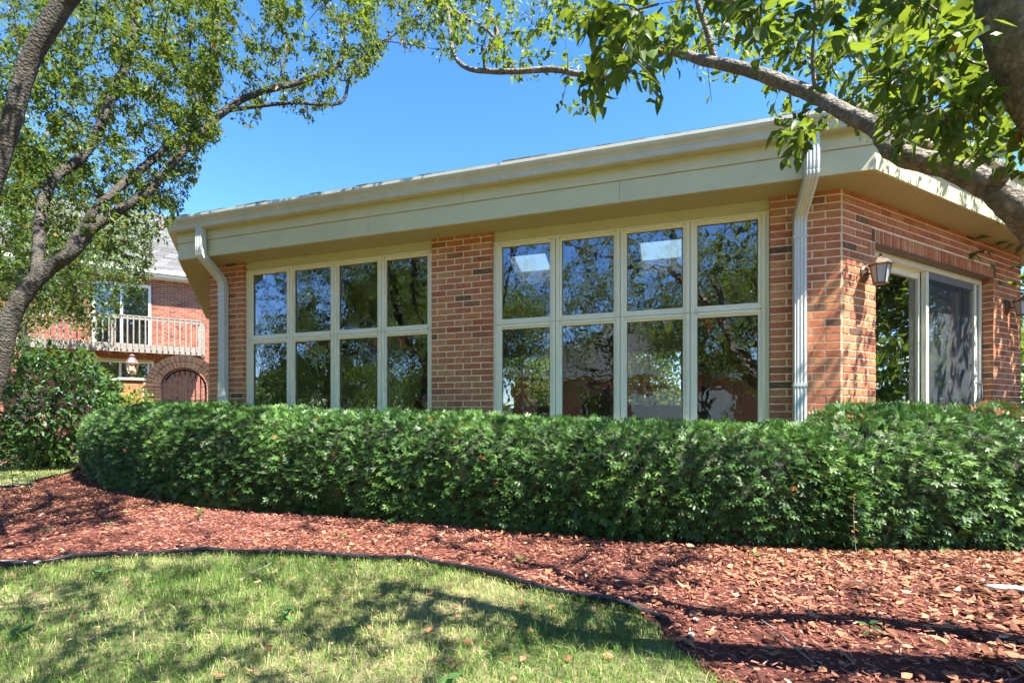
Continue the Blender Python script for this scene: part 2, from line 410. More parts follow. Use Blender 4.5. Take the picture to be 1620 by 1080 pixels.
def off_poly(d):
    out = []; n = len(foot); F = np.array(foot)
    for i in range(n):
        a, b_, c = F[i - 1], F[i], F[(i + 1) % n]
        e1 = unit(b_ - a); e2 = unit(c - b_); n1 = np.array([e1[1], -e1[0]]); n2 = np.array([e2[1], -e2[0]])
        out.append(b_ + (n1 + n2) * d / (1 + np.dot(n1, n2)))
    return out
def strip(mb, i, a, b_, z0, z1, za=None, zb=None):   # solid between offsets a (inner) and b (outer) along side i
    A, B = off_poly(a), off_poly(b_); j = (i + 1) % 8
    za = za or 0; zb = zb or 0
    mb.hexa([FW.pt(*B[i], z0 + zb), FW.pt(*B[j], z0 + zb), FW.pt(*A[j], z0 + za), FW.pt(*A[i], z0 + za),
             FW.pt(*B[i], z1 + zb), FW.pt(*B[j], z1 + zb), FW.pt(*A[j], z1 + za), FW.pt(*A[i], z1 + za)])

# mortar-coloured wall bodies with the openings left out
SILL = .80
WG = [(.575, 3.225), (3.945, 6.62)]           # window groups along the front
WT = H + 1.915
mb = MB()
for u0, u1 in ((.008, WG[0][0]), (WG[0][1], WG[1][0]), (WG[1][1], 7.187)):
    FW.box(mb, u0 + .004, u1 - .004, .0055, .26, 0, SOF + .15)
for u0, u1 in WG: FW.box(mb, u0 - .004, u1 + .004, .0055, .26, 0, SILL)
mb.build('wall', M['mortar'], bld)
DO = (.53, 2.995, .40, H + 1.64)              # door opening on the right wall
mb = MB()
RW.box(mb, .004, DO[0] - .004, .0055, .26, 0, SOF + .15); RW.box(mb, DO[1] + .004, 3.762, .0055, .26, 0, SOF + .15)
RW.box(mb, DO[0] - .004, DO[1] + .004, .0055, .26, DO[3] + .004, SOF + .15); RW.box(mb, DO[0] - .004, DO[1] + .004, .0055, .26, 0, DO[2])
mb.build('wall', M['mortar'], bld)
mb = MB(); LW.box(mb, .01, 3.755, .0055, .26, 0, SOF + .15); mb.build('wall', M['mortar'], bld)
def fwall(i):                                  # the sides the photo does not show
    a, b_ = np.array(foot[i]), np.array(foot[(i + 1) % 8]); e = unit(b_ - a)
    A = np.array(FW.pt(*a, 0)[:2]); Bp = np.array(FW.pt(*b_, 0)[:2]); ee = unit(Bp - A)
    return Frame(A, ee, (-ee[1], ee[0])), np.linalg.norm(b_ - a)
for i in (2, 3, 5, 6):
    fr, ln = fwall(i); mb = MB(); fr.box(mb, .01, ln - .01, .0, .25, 0, SOF + .42); mb.build('wall', M['brick'], bld)
fr, ln = fwall(4); mb = MB()
for a, b_ in ((.01, 1.1), (2.7, 4.5), (6.1, ln - .01)): fr.box(mb, a, b_, 0, .25, 0, SOF + .42)
for a, b_ in ((1.1, 2.7), (4.5, 6.1)): fr.box(mb, a, b_, 0, .25, 0, 1.3); fr.box(mb, a, b_, 0, .25, 2.75, SOF + .42)
mb.build('wall', M['interior'], bld)
for a in (1.1, 4.5):  # rear windows added for brightness seen through the room
    mb = MB()
    for q in (0, .8, 1.55): fr.box(mb, a + q, a + q + .05, .08, .14, 1.302, 2.748)
    fr.box(mb, a + .05, a + 1.55, .09, .13, 1.302, 1.35); fr.box(mb, a + .05, a + 1.55, .09, .13, 2.70, 2.748)
    wnd = mb.build('window', M['white'], bld)
    mb = MB(); fr.box(mb, a + .05, a + 1.55, .108, .112, 1.35, 2.70); mb.build('pane', M['glass_plain'], wnd)
mb = MB(); mb.poly([FW.pt(*p, .5) for p in off_poly(-.27)]); mb.build('floor', M['floor'], bld)
# interior lining of the walls seen from outside through the glass
mb = MB()
for i in (2, 3, 5, 6, 7):
    strip(mb, i, -.29, -.27, .5, SOF + .42)
mb.build('interior_lining', M['interior'], bld)

# --- bricks
COURSE, MODL, JT = .0677, .2032, .0118
bricks = []                                    # (frame, u0, u1, z0, z1, w)
def lay(fr, u0, u1, z0, z1, holes, wface=0, phase=0, ztop=SOF):
    k0 = int(math.floor((z0 - .03) / COURSE)); k1 = int(math.ceil(z1 / COURSE))
    for k in range(k0, k1 + 1):
        a = H + 2.02 - COURSE * .62 - (44 - k) * COURSE     # aligns the joints with the photo's top joint
        b0, b1 = a + JT / 2, a + COURSE - JT / 2
        b0, b1 = max(b0, z0), min(b1, z1)
        if b1 - b0 < .015: continue
        spans = [(u0, u1)]                     # free stretches of this course between the openings
        for h0, h1, y0, y1 in holes:
            if b1 > y0 + .012 and b0 < y1 - .012:
                spans = [q for p0, p1 in spans for q in ((p0, min(p1, h0)), (max(p0, h1), p1)) if q[1] - q[0] > .02]
        for p0, p1 in spans:                   # joints keep the bond of the whole wall; slivers join their neighbour
            g0 = u0 + phase - MODL * (1 + .5 * (k % 2))
            js = [g0 + MODL * i for i in range(int((u1 - g0) / MODL) + 2)]
            js = [p0 - JT / 2] + [j + RNG.normal(0, .0018) for j in js if p0 + .055 < j < p1 - .055] + [p1 + JT / 2]
            for c0, c1 in zip(js[:-1], js[1:]): bricks.append((fr, c0 + JT / 2, c1 - JT / 2, b0, b1, wface))
holes_f = [(a, b_, SILL, 9) for a, b_ in WG]
lay(FW, 0.0, 7.178, .0, SOF + .01, holes_f, 0, .05)
rl_top = DO[3] + .132
holes_r = [(DO[0], DO[1], DO[2], DO[3]), (DO[0] - .07, DO[1] + .07, DO[3] - .01, rl_top), (DO[0] - .13, DO[0] - .005, DO[3] - .132, DO[3]), (DO[1] + .005, DO[1] + .13, DO[3] - .132, DO[3])]
lay(RW, .0095, 3.766, .0, SOF + .01, holes_r, 0, .1)
lay(LW, 0, 3.75, .0, SOF + .01, [], 0, .06)
# rowlock course over the sliding door, and the upright bricks at its ends
u = DO[0] - .066
while u + .066 < DO[1] + .07:
    bricks.append((RW, u + .004, u + .0585, DO[3] + .002, rl_top - .010, 0)); u += .0685
for us in (DO[0] - .128, DO[1] + .006):
    for q in range(2): bricks.append((RW, us + q * .061 + .004, us + q * .061 + .052, DO[3] - .128, DO[3] - .008, 0))
# returns of the piers and of the door jamb
class SideFrame(Frame): pass
JR = Frame(RW.pt(DO[1], 0, 0)[:2], N2, D2); JR_len = .10      # right door jamb, faces left
lay(JR, .0, JR_len, DO[2], DO[3] - .003, [], 0, .0)
PR = Frame(FW.pt(WG[1][0], 0, 0)[:2], N, -D)                  # middle pier's right return
lay(PR, 0, .055, SILL, SOF, [], 0, .0); 
PL = Frame(FW.pt(WG[0][0], 0, 0)[:2], N, -D); lay(PL, 0, .055, SILL, SOF, [], 0, .0)

cache = {}
def brick_geo(lu, lz, lw=.022, ch=.0022):
    v = [(0, 0, 0), (lu, 0, 0), (lu, 0, lz), (0, 0, lz)]
    v = [(ch, 0, ch), (lu - ch, 0, ch), (lu - ch, 0, lz - ch), (ch, 0, lz - ch),
         (0, ch, 0), (lu, ch, 0), (lu, ch, lz), (0, ch, lz), (0, lw, 0), (lu, lw, 0), (lu, lw, lz), (0, lw, lz)]
    f = [(0, 1, 2, 3), (0, 4, 5, 1), (1, 5, 6, 2), (2, 6, 7, 3), (3, 7, 4, 0), (4, 8, 9, 5), (5, 9, 10, 6), (6, 10, 11, 7), (7, 11, 8, 4)]
    return v, f
def brick_px(b_):
    fr, u0, u1, z0, z1, w_ = b_
    a = np.array(fr.pt(u0, w_, z0)); c = np.array(fr.pt(u1, w_, z1))
    pa = (CXP + FPX * a[0] / a[1], HYP - FPX * (a[2] - H) / a[1]); pc = (CXP + FPX * c[0] / c[1], HYP - FPX * (c[2] - H) / c[1])
    vis = 325 < pa[0] < 1620 and 295 < pc[1] < 650 and fr is not LW
    return (abs(pc[0] - pa[0]) * abs(pc[1] - pa[1])) if vis else -1
def add_bricks(parent, blist, mat, nmax=300):
    order = sorted(range(len(blist)), key=lambda i: -brick_px(blist[i]))
    rest = MB(); first = True
    for r_, i in enumerate(order):
        fr, u0, u1, z0, z1, w_ = blist[i]
        jit = random.uniform(-.0016, .0016)
        if r_ < nmax and brick_px(blist[i]) > 0:
            key = (round((u1 - u0) / .004), round((z1 - z0) / .004))
            if key not in cache:
                me = bpy.data.meshes.new('brick'); v, f = brick_geo(u1 - u0, z1 - z0); me.from_pydata(v, [], f); me.materials.append(mat); me.update(); cache[key] = me
            o = link('brick', cache[key], parent)
            p = Vector(fr.pt(u0, w_ + jit, z0)) - LOC[parent]
            # local x along the wall, local y into it
            X = Vector((*fr.d, 0)); Y = Vector((*fr.n, 0)); Z = Vector((0, 0, 1))
            m4 = Matrix((X, Y, Z)).transposed().to_4x4(); m4.translation = p
            o.matrix_local = m4 @ Matrix.Rotation(random.uniform(-.004, .004), 4, 'Y')
        else:
            v, f = brick_geo(u1 - u0, z1 - z0); n = len(rest.v)
            rest.v += [fr.pt(u0 + x, w_ + jit + y, z0 + z) for x, y, z in v]; rest.f += [tuple(n + q for q in ff) for ff in f]
    if rest.v: rest.build('brickwork', mat, parent, False, 'stuff')
add_bricks(bld, bricks, M['brick'])

# lintel angle over the door, mortar-coloured inside faces of window openings are the wall bodies
mb = MB(); RW.box(mb, DO[0] - .002, DO[1] + .002, .006, .20, DO[3] - .010, DO[3] + .001); mb.build('lintel', M['bronze'], bld)

# --- eaves
mb = MB()
for i in range(8): strip(mb, i, -.2, .30, SOF, SOF + .02)
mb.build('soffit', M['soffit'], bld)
for i in range(8):
    for o0, o1, za, zb, cut in ((.301, .322, SOF - .004, SOF + .192, (0, .37, .73, 1)), (.301, .334, SOF + .195, SOF + .40, (0, .52, 1))):
        A, B = off_poly(o0), off_poly(o1); j = (i + 1) % 8
        for t0, t1 in zip(cut[:-1], cut[1:]):
            t0 += .00018 if t0 > 0 else 0; t1 -= .00018 if t1 < 1 else 0
            lerp = lambda P, t: P[i] + (P[j] - P[i]) * t
            mb = MB(); c4 = [lerp(B, t0), lerp(B, t1), lerp(A, t1), lerp(A, t0)]
            mb.hexa([FW.pt(*p, za) for p in c4] + [FW.pt(*p, zb) for p in c4]); mb.build('fascia_board', M['trim'], bld)
gprof = [(.337, 3.425), (.337, 3.285), (.415, 3.285), (.424, 3.290), (.426, 3.302), (.428, 3.335), (.440, 3.365), (.458, 3.385), (.463, 3.41), (.463, 3.436), (.452, 3.44)]
for i in range(8):
    inner = [(o_ - (.003 if k > 1 else -.003), z + .003) for k, (o_, z) in enumerate(gprof)]
    mb = MB(); j = (i + 1) % 8
    loop = gprof + inner[::-1]; P0 = [FW.pt(*off_poly(o_)[i], z) for o_, z in loop]; P1 = [FW.pt(*off_poly(o_)[j], z) for o_, z in loop]
    n = len(loop); mb.v = P0 + P1; mb.f = [(k, (k + 1) % n, n + (k + 1) % n, n + k) for k in range(n)]
    mb.build('gutter', M['gutter'], bld)
# roof: front and end slopes, rear slope with two skylight openings
PIT = .325
def roofz(wv, base, d0): return base + (d0 + min(wv, 8.32 - wv)) * PIT
def slopes(mb, d, base, thick=0):
    E8 = off_poly(d); r0, r1 = np.array((1.0, 4.16)), np.array((6.2, 4.16)); rz = base + (4.16 + d) * PIT
    e = [FW.pt(*p, base) for p in E8]; q0, q1 = FW.pt(*r0, rz), FW.pt(*r1, rz)
    mb.poly([e[0], e[1], q1, q0]); mb.poly([e[1], e[2], q1]); mb.poly([e[2], e[3], q1]); mb.poly([e[3], e[4], q1])
    mb.poly([e[5], e[6], q0]); mb.poly([e[6], e[7], q0]); mb.poly([e[7], e[0], q0])
    wb = E8[4][1]
    def ul(wv): t = (wv - 4.16) / (wb - 4.16); return 1.0 + (E8[5][0] - 1.0) * t
    def ur(wv): t = (wv - 4.16) / (wb - 4.16); return 6.2 + (E8[4][0] - 6.2) * t
    def zz(wv): return rz - (wv - 4.16) * PIT
    def quad(a0, a1, b0, b1, w0, w1): mb.poly([FW.pt(a0, w0, zz(w0)), FW.pt(a1, w0, zz(w0)), FW.pt(b1, w1, zz(w1)), FW.pt(b0, w1, zz(w1))])
    S0, S1 = 5.0, 6.0
    quad(1.0, 6.2, ul(S0), ur(S0), 4.16, S0); quad(ul(S1), ur(S1), ul(wb), ur(wb), S1, wb)
    for a, b_ in ((None, 2.5), (3.3, 5.2), (6.0, None)):
        quad(ul(S0) if a is None else a, ur(S0) if b_ is None else b_, ul(S1) if a is None else a, ur(S1) if b_ is None else b_, S0, S1)
    return zz
mb = MB(); zr = slopes(mb, .40, 3.452); mb.build('roof', M['shingle'], bld)
mb = MB(); zc = slopes(mb, -.26, 3.42); mb.build('ceiling', M['ceiling'], bld)
for a in (2.5, 5.2):
    mb = MB()
    for (u0, w0, u1, w1) in ((a, 5.0, a + .8, 5.0), (a, 6.0, a + .8, 6.0), (a, 5.0, a, 6.0), (a + .8, 5.0, a + .8, 6.0)):
        mb.poly([FW.pt(u0, w0, zc(w0)), FW.pt(u1, w1, zc(w1)), FW.pt(u1, w1, zr(w1) + .06), FW.pt(u0, w0, zr(w0) + .06)])
    sk = mb.build('skylight', M['wood'], bld)
    mb = MB(); mb.poly([FW.pt(a, 5.0, zr(5.0) + .05), FW.pt(a + .8, 5.0, zr(5.0) + .05), FW.pt(a + .8, 6.0, zr(6.0) + .05), FW.pt(a, 6.0, zr(6.0) + .05)])
    mb.build('pane', M['acrylic'], sk)
# first course of shingles over the front gutters
mb = MB()
for i in (7, 0, 1):
    A, B = off_poly(.17), off_poly(.412); j = (i + 1) % 8
    ln = np.linalg.norm(B[j] - B[i]); n = int(ln / .15)
    for k in range(n):
        t0, t1 = (k + .02) / n, (k + .97) / n; dz = random.uniform(0, .012); oo = random.uniform(-.012, .012)
        b0, b1 = B[i] + (B[j] - B[i]) * t0, B[i] + (B[j] - B[i]) * t1; a0, a1 = A[i] + (A[j] - A[i]) * t0, A[i] + (A[j] - A[i]) * t1
        out = unit((b0 - a0)) * oo; b0 = b0 + out; b1 = b1 + out
        z0, z1 = 3.447, 3.447 + .24 * PIT
        mb.hexa([FW.pt(*b0, z0), FW.pt(*b1, z0), FW.pt(*a1, z1), FW.pt(*a0, z1), FW.pt(*b0, z0 + .018 + dz), FW.pt(*b1, z0 + .018 + dz), FW.pt(*a1, z1 + .018), FW.pt(*a0, z1 + .018)])
mb.build('shingle_course', M['shingle'], bld, False, 'stuff')

# --- windows
ZU0, ZU1, ZL1 = H + 1.092, H + 1.868, H + .982
for gi, (g0, g1) in enumerate(WG):
    mb = MB()
    FW.box(mb, g0 - .02, g1 + .02, .045, .2, WT + .003, SOF - .001)           # header board
    mb.build('header_board', M['trim'], bld)
    mb = MB()                                                                  # outer casing
    FW.box(mb, g0, g0 + .022, .040, .16, SILL + .03, WT); FW.box(mb, g1 - .022, g1, .040, .16, SILL + .03, WT)
    FW.box(mb, g0 + .022, g1 - .022, .040, .16, WT - .016, WT); FW.box(mb, g0 - .03, g1 + .03, -.03, .2, SILL, SILL + .03)
    mb.build('window_casing', M['sash'], bld)
    n = 4; wd = (g1 - g0 - .044) / n
    for r_ in range(2):
        z0, z1 = ((ZU0 - .058, WT - .018) if r_ else (SILL + .032, ZU0 - .062))
        for k in range(n):
            a, b_ = g0 + .022 + k * wd + .003, g0 + .022 + (k + 1) * wd - .003
            sw = (b_ - a - .529) / 2
            mb = MB()
            pz0, pz1 = z0 + .055, z1 - .05 if r_ == 0 else z1 - .032
            for q0, q1, w0, ins in ((0, .55, .052, 0), (.55, 1, .068, 0)):      # stepped sash: outer bead then recessed inner bead
                su0, su1 = sw * q0, sw * q1
                FW.box(mb, a + su0, a + su1, w0, .13, z0, z1); FW.box(mb, b_ - su1, b_ - su0, w0, .13, z0, z1)
            hb0, hb1 = (pz0 - z0), (z1 - pz1)
            FW.box(mb, a + sw, b_ - sw, .0535, .13, z0, z0 + hb0 * .55); FW.box(mb, a + sw, b_ - sw, .0695, .13, z0 + hb0 * .55, pz0)
            FW.box(mb, a + sw, b_ - sw, .0535, .13, z1 - hb1 * .55, z1); FW.box(mb, a + sw, b_ - sw, .0695, .13, pz1, z1 - hb1 * .55)
            wn = mb.build('window', M['sash'], bld)
            mb = MB(); FW.box(mb, a + sw - .004, b_ - sw + .004, .088, .0885, pz0 - .004, pz1 + .004)
            mb.v = mb.v[:]; mb.f = [(0, 1, 5, 4)]
            tl = np.random.default_rng(gi * 10 + r_ * 4 + k).normal(0, .0012, 2)   # each pane sits a hair differently in its sash
            mb.v = [(x + N[0] * (tl[0] * (z - pz0)), y + N[1] * (tl[0] * (z - pz0)), z) for x, y, z in mb.v]
            mb.build('pane', M['glass'], wn)
            mb = MB()                                                          # dark gasket
            for q0, q1, y0, y1 in ((a + sw - .001, a + sw + .006, pz0, pz1), (b_ - sw - .006, b_ - sw + .001, pz0, pz1), (a + sw + .006, b_ - sw - .006, pz0, pz0 + .006), (a + sw + .006, b_ - sw - .006, pz1 - .006, pz1)):
                FW.box(mb, q0, q1, .082, .0872, y0, y1)
            mb.build('gasket', M['bronze'], wn)
# --- sliding door
mb = MB()
d0, d1, dz0, dz1 = DO[0] + .005, DO[1] - .012, DO[2], DO[3] - .012
RW.box(mb, d0, d0 + .05, .10, .22, dz0, dz1); RW.box(mb, d1 - .045, d1, .10, .22, dz0, dz1)
RW.box(mb, d0 + .05, d1 - .045, .10, .22, dz1 - .055, dz1); RW.box(mb, d0 + .05, d1 - .045, .10, .22, dz0, dz0 + .04)
door = mb.build('sliding_door', M['sash'], bld)
dm = 1.70
mb = MB(); RW.box(mb, d0 + .05, d0 + .10, .17, .21, dz0 + .04, dz1 - .055); RW.box(mb, dm - .02, dm + .02, .165, .21, dz0 + .04, dz1 - .055)
RW.box(mb, d0 + .10, dm - .02, .17, .21, dz1 - .13, dz1 - .055); RW.box(mb, d0 + .10, dm - .02, .17, .21, dz0 + .04, dz0 + .12)
mb.build('fixed_panel', M['sash'], door)
mb = MB(); mb.poly([RW.pt(d0 + .10, .19, dz0 + .12), RW.pt(dm - .02, .19, dz0 + .12), RW.pt(dm - .02, .19, dz1 - .13), RW.pt(d0 + .10, .19, dz1 - .13)]); mb.build('pane', M['glass_door'], door)
mb = MB(); RW.box(mb, dm + .02, dm + .075, .112, .155, dz0 + .04, dz1 - .057); RW.box(mb, d1 - .155, d1 - .10, .112, .150, dz0 + .04, dz1 - .057)
mb.build('door_stile', M['sash'], door)
mb = MB(); mb.poly([RW.pt(dm + .02, .20, dz0 + .04), RW.pt(d1 - .05, .20, dz0 + .04), RW.pt(d1 - .05, .20, dz1 - .057), RW.pt(dm + .02, .20, dz1 - .057)]); mb.build('pane', M['glass_door'], door)
mb = MB(); RW.box(mb, d1 - .10, d1 - .047, .118, .148, dz0 + .04, dz1 - .057); RW.box(mb, dm + .075, d1 - .155, .118, .148, dz1 - .125, dz1 - .057)
RW.box(mb, dm + .075, d1 - .155, .118, .148, dz0 + .04, dz0 + .16)
mb.build('screen_frame', M['screen'], door)
mb = MB(); mb.poly([RW.pt(dm + .075, .13, dz0 + .1), RW.pt(d1 - .155, .13, dz0 + .1), RW.pt(d1 - .155, .13, dz1 - .1), RW.pt(dm + .075, .13, dz1 - .1)]); mb.build('insect_screen', M['mesh'], door)
mb = MB(); hz = H + .22
mb.tube([RW.pt(d1 - .13, .11, hz), RW.pt(d1 - .13, .06, hz + .03), RW.pt(d1 - .13, .055, hz + .11), RW.pt(d1 - .13, .06, hz + .19), RW.pt(d1 - .13, .11, hz + .22)], .011, 6)
mb.build('handle', M['screen'], door)
mb = MB(); RW.box(mb, d1 - .034, d1 - .018, .092, .099, hz + .0, hz + .19); mb.build('latch_plate', M['iron'], door)

# --- downspouts: rectangular corrugated section swept down the eave and the wall
def px_u(px, wv, fr=FW):
    p = fr.p + fr.n * wv; k = (px - CXP) / FPX
    return (k * p[1] - p[0]) / (fr.d[0] - k * fr.d[1])
def downspout(px_top, px_bot, label):
    uA, uB = px_u(px_top, -.39), px_u(px_bot, -.055)
    path = [(uA, -.385, 3.30), (uA, -.385, SOF + .09), (uA, -.378, SOF + .03), (uA + (uB - uA) * .06, -.35, SOF - .03), (uA + (uB - uA) * .85, -.11, SOF - .20), (uB, -.068, SOF - .26), (uB, -.056, SOF - .33), (uB, -.056, .12)]
    path = [path[0], path[1]] + [tuple(p) for p in catmull(path[1:-1], 5)[1:]] + [path[-1]]
    prof = []                                         # (along wall, outward) section with ribs on the front
    hw, hd = .05, .037
    for k in range(11):
        x = -hw + .006 + (2 * hw - .012) * k / 10; prof.append((x, hd - (.005 if k % 3 == 1 else 0)))
    prof += [(hw, hd - .006), (hw, -hd), (-hw, -hd), (-hw, hd - .006)]
    mb = MB(); n = len(prof); T = np.gradient(np.array(path), axis=0)
    for i, (u, wv, z) in enumerate(path):
        t = unit(np.array([T[i][1], T[i][2]])); nn = np.array([t[1], -t[0]])     # normal in the (w, z) plane
        if i == 0 or i == len(path) - 1: nn = np.array([-1.0, 0])
        sc = 1.0
        for a, b_ in prof: mb.v.append(FW.pt(u + a * sc, wv + nn[0] * b_ * sc, z + nn[1] * b_ * sc))
    for i in range(len(path) - 1):
        for j in range(n): mb.f.append((i * n + j, i * n + (j + 1) % n, (i + 1) * n + (j + 1) % n, (i + 1) * n + j))
    o = mb.build('downspout', M['spout'], bld, False, None, label)
    for z in (SOF - .42, 1.25):
        mb = MB(); FW.box(mb, uB - .056, uB + .056, -.096, -.02, z, z + .025); mb.build('strap', M['spout'], o)
downspout(317, 353, 'left downspout with its elbow under the gutter end')
downspout(1285, 1265, 'right downspout beside the brick corner')

# --- wall lanterns by the door
def lantern(s, z, label):
    root = empty('wall_lantern', RW.pt(s, 0, z), label, 'lantern', 'bronze wall lanterns beside the sliding door')
    c = Vector(RW.pt(s, -.135, z)); c.z = z - .02
    P = lambda w_, zz: Vector(RW.pt(s, w_, zz))
    mb = MB(); ring = []
    for rr, w_ in ((.062, -.002), (.062, -.010), (.048, -.022), (.02, -.03)):
        ring.append([RW.pt(s + rr * math.cos(t) , w_, z + .02 + rr * 1.25 * math.sin(t)) for t in np.linspace(0, 2 * math.pi, 14, endpoint=False)])
    n = 14; mb.v = [p for r_ in ring for p in r_]; mb.f = [(i * n + j, i * n + (j + 1) % n, (i + 1) * n + (j + 1) % n, (i + 1) * n + j) for i in range(3) for j in range(n)] + [tuple(3 * n + j for j in range(n))]
    mb.build('back_plate', M['bronze'], root)
    mb = MB(); mb.tube([P(-.02, z + .02), P(-.06, z + .005), P(-.08, z + .03), P(-.085, z + .055)], .011, 6); mb.build('arm', M['bronze'], root, True)
    mb = MB(); mb.lathe(c, [(.098, .085), (.092, .095), (.05, .14), (.03, .152), (.012, .156), (.010, .17), (.014, .178), (.004, .188)], 6); mb.build('lantern_roof', M['bronze'], root)
    mb = MB()
    for j in range(6):
        t = 2 * math.pi * (j + .5) / 6
        mb.tube([(c.x + .052 * math.cos(t), c.y + .052 * math.sin(t), c.z - .075), (c.x + .078 * math.cos(t), c.y + .078 * math.sin(t), c.z + .086)], .0055, 4)
    mb.lathe(c, [(.05, -.085), (.058, -.08), (.056, -.07)], 6); mb.lathe(c, [(.08, .078), (.084, .086)], 6)
    mb.build('cage', M['bronze'], root)
    for j in range(6):
        mb = MB(); t0, t1 = 2 * math.pi * (j + .5) / 6, 2 * math.pi * (j + 1.5) / 6
        mb.poly([(c.x + .049 * math.cos(t0), c.y + .049 * math.sin(t0), c.z - .07), (c.x + .049 * math.cos(t1), c.y + .049 * math.sin(t1), c.z - .07),
                 (c.x + .074 * math.cos(t1), c.y + .074 * math.sin(t1), c.z + .08), (c.x + .074 * math.cos(t0), c.y + .074 * math.sin(t0), c.z + .08)])
        mb.build('glass_pane', M['frost'], root)
lantern(.33, H + 1.30, 'bronze wall lantern on the narrow brick strip between building corner and sliding door')
lantern(3.36, H + 1.32, 'bronze wall lantern on the far brick end right of the sliding door')

# --- bunting strung inside the windows
def bunting(u0, u1, colors, label):
    root = empty('bunting', FW.pt(u0, .22, H + 1.12), label, 'bunting')
    n = len(colors); mb = MB()
    zz = lambda t: H + 1.16 - .06 * math.sin(math.pi * ((t * 2) % 1))
    mb.tube([FW.pt(u0 + (u1 - u0) * t, .22, zz(t)) for t in np.linspace(0, 1, 17)], .004, 4); mb.build('string', M['white'], root)
    for k, c in enumerate(colors):
        m = paint('pennant_cloth', c, .9, .1, 8)
        t = (k + .5) / n; a = .095 / (u1 - u0); zc_ = zz(t)
        mb = MB(); f = [FW.pt(u0 + (u1 - u0) * (t - a), .222, zz(t - a)), FW.pt(u0 + (u1 - u0) * (t + a), .222, zz(t + a)), FW.pt(u0 + (u1 - u0) * t, .217, zc_ - .27)]
        bk = [(x + N[0] * .003, y + N[1] * .003, z) for x, y, z in f]
        mb.poly(f[::-1]); mb.poly(bk)
        for q in range(3): mb.poly([f[q], f[(q + 1) % 3], bk[(q + 1) % 3], bk[q]])
        mb.build('pennant', m, root)
bunting(.9, 3.2, [(.1, .4, .16), (.75, .1, .2), (.75, .65, .1), (.1, .35, .65), (.8, .1, .15), (.75, .06, .22), (.1, .4, .16)], 'coloured pennant string behind the left window group')
bunting(4.0, 6.7, [(.1, .35, .6), (.75, .15, .1), (.08, .5, .22), (.7, .12, .1), (.7, .65, .12), (.75, .1, .1), (.1, .35, .6)], 'coloured pennant string behind the right window group')

# ------------------------------------------------------------------ yew hedges
def spray_template(seed):
    r = np.random.default_rng(seed); V = []; F = []
    def needle(o, d, l, wd):
        d = unit(d); s_ = unit(np.cross(d, np.array([0, 0, 1.0]))) * wd / 2; n = len(V); mid = o + d * l * .45
        tip = o + d * l - np.array([0, 0, .10 * l])
        V.extend([o + d * l * .08 + s_, tip, o + d * l * .08 - s_]); F.append((n, n + 1, n + 2))
    def shoot(o, d, l, pairs):
        d = unit(d); lat = unit(np.cross(np.array([0, 0, 1.0]), d))
        for k in range(pairs):
            t = (k + .5) / pairs
            for s_ in (-1, 1):
                nl = .028 * (1.0 - .45 * t) * r.uniform(.8, 1.15)
                needle(o + d * l * t, d * .75 + lat * s_ * .8 + np.array([0, 0, r.uniform(-.1, .3)]), nl, .0066)
        needle(o + d * l, d, .022, .008)
    O = np.zeros(3)
    shoot(O, np.array([1, 0, .0]), .085, 9)
    shoot(np.array([.025, 0, 0]), np.array([.8, .65, .05]), .052, 5)
    shoot(np.array([.03, 0, 0]), np.array([.8, -.6, .08]), .052, 5)
    return np.array(V), np.array(F)
SPR = [spray_template(s_) for s_ in range(5)]
def lump(P, sc, seed):                   # cheap smooth noise
    r = np.random.default_rng(seed); v = np.zeros(len(P))
    for k in range(6):
        d = unit(r.normal(size=3)) * sc * r.uniform(.6, 1.8); v += np.sin(P @ d + r.uniform(0, 6.3))
    return v / 6
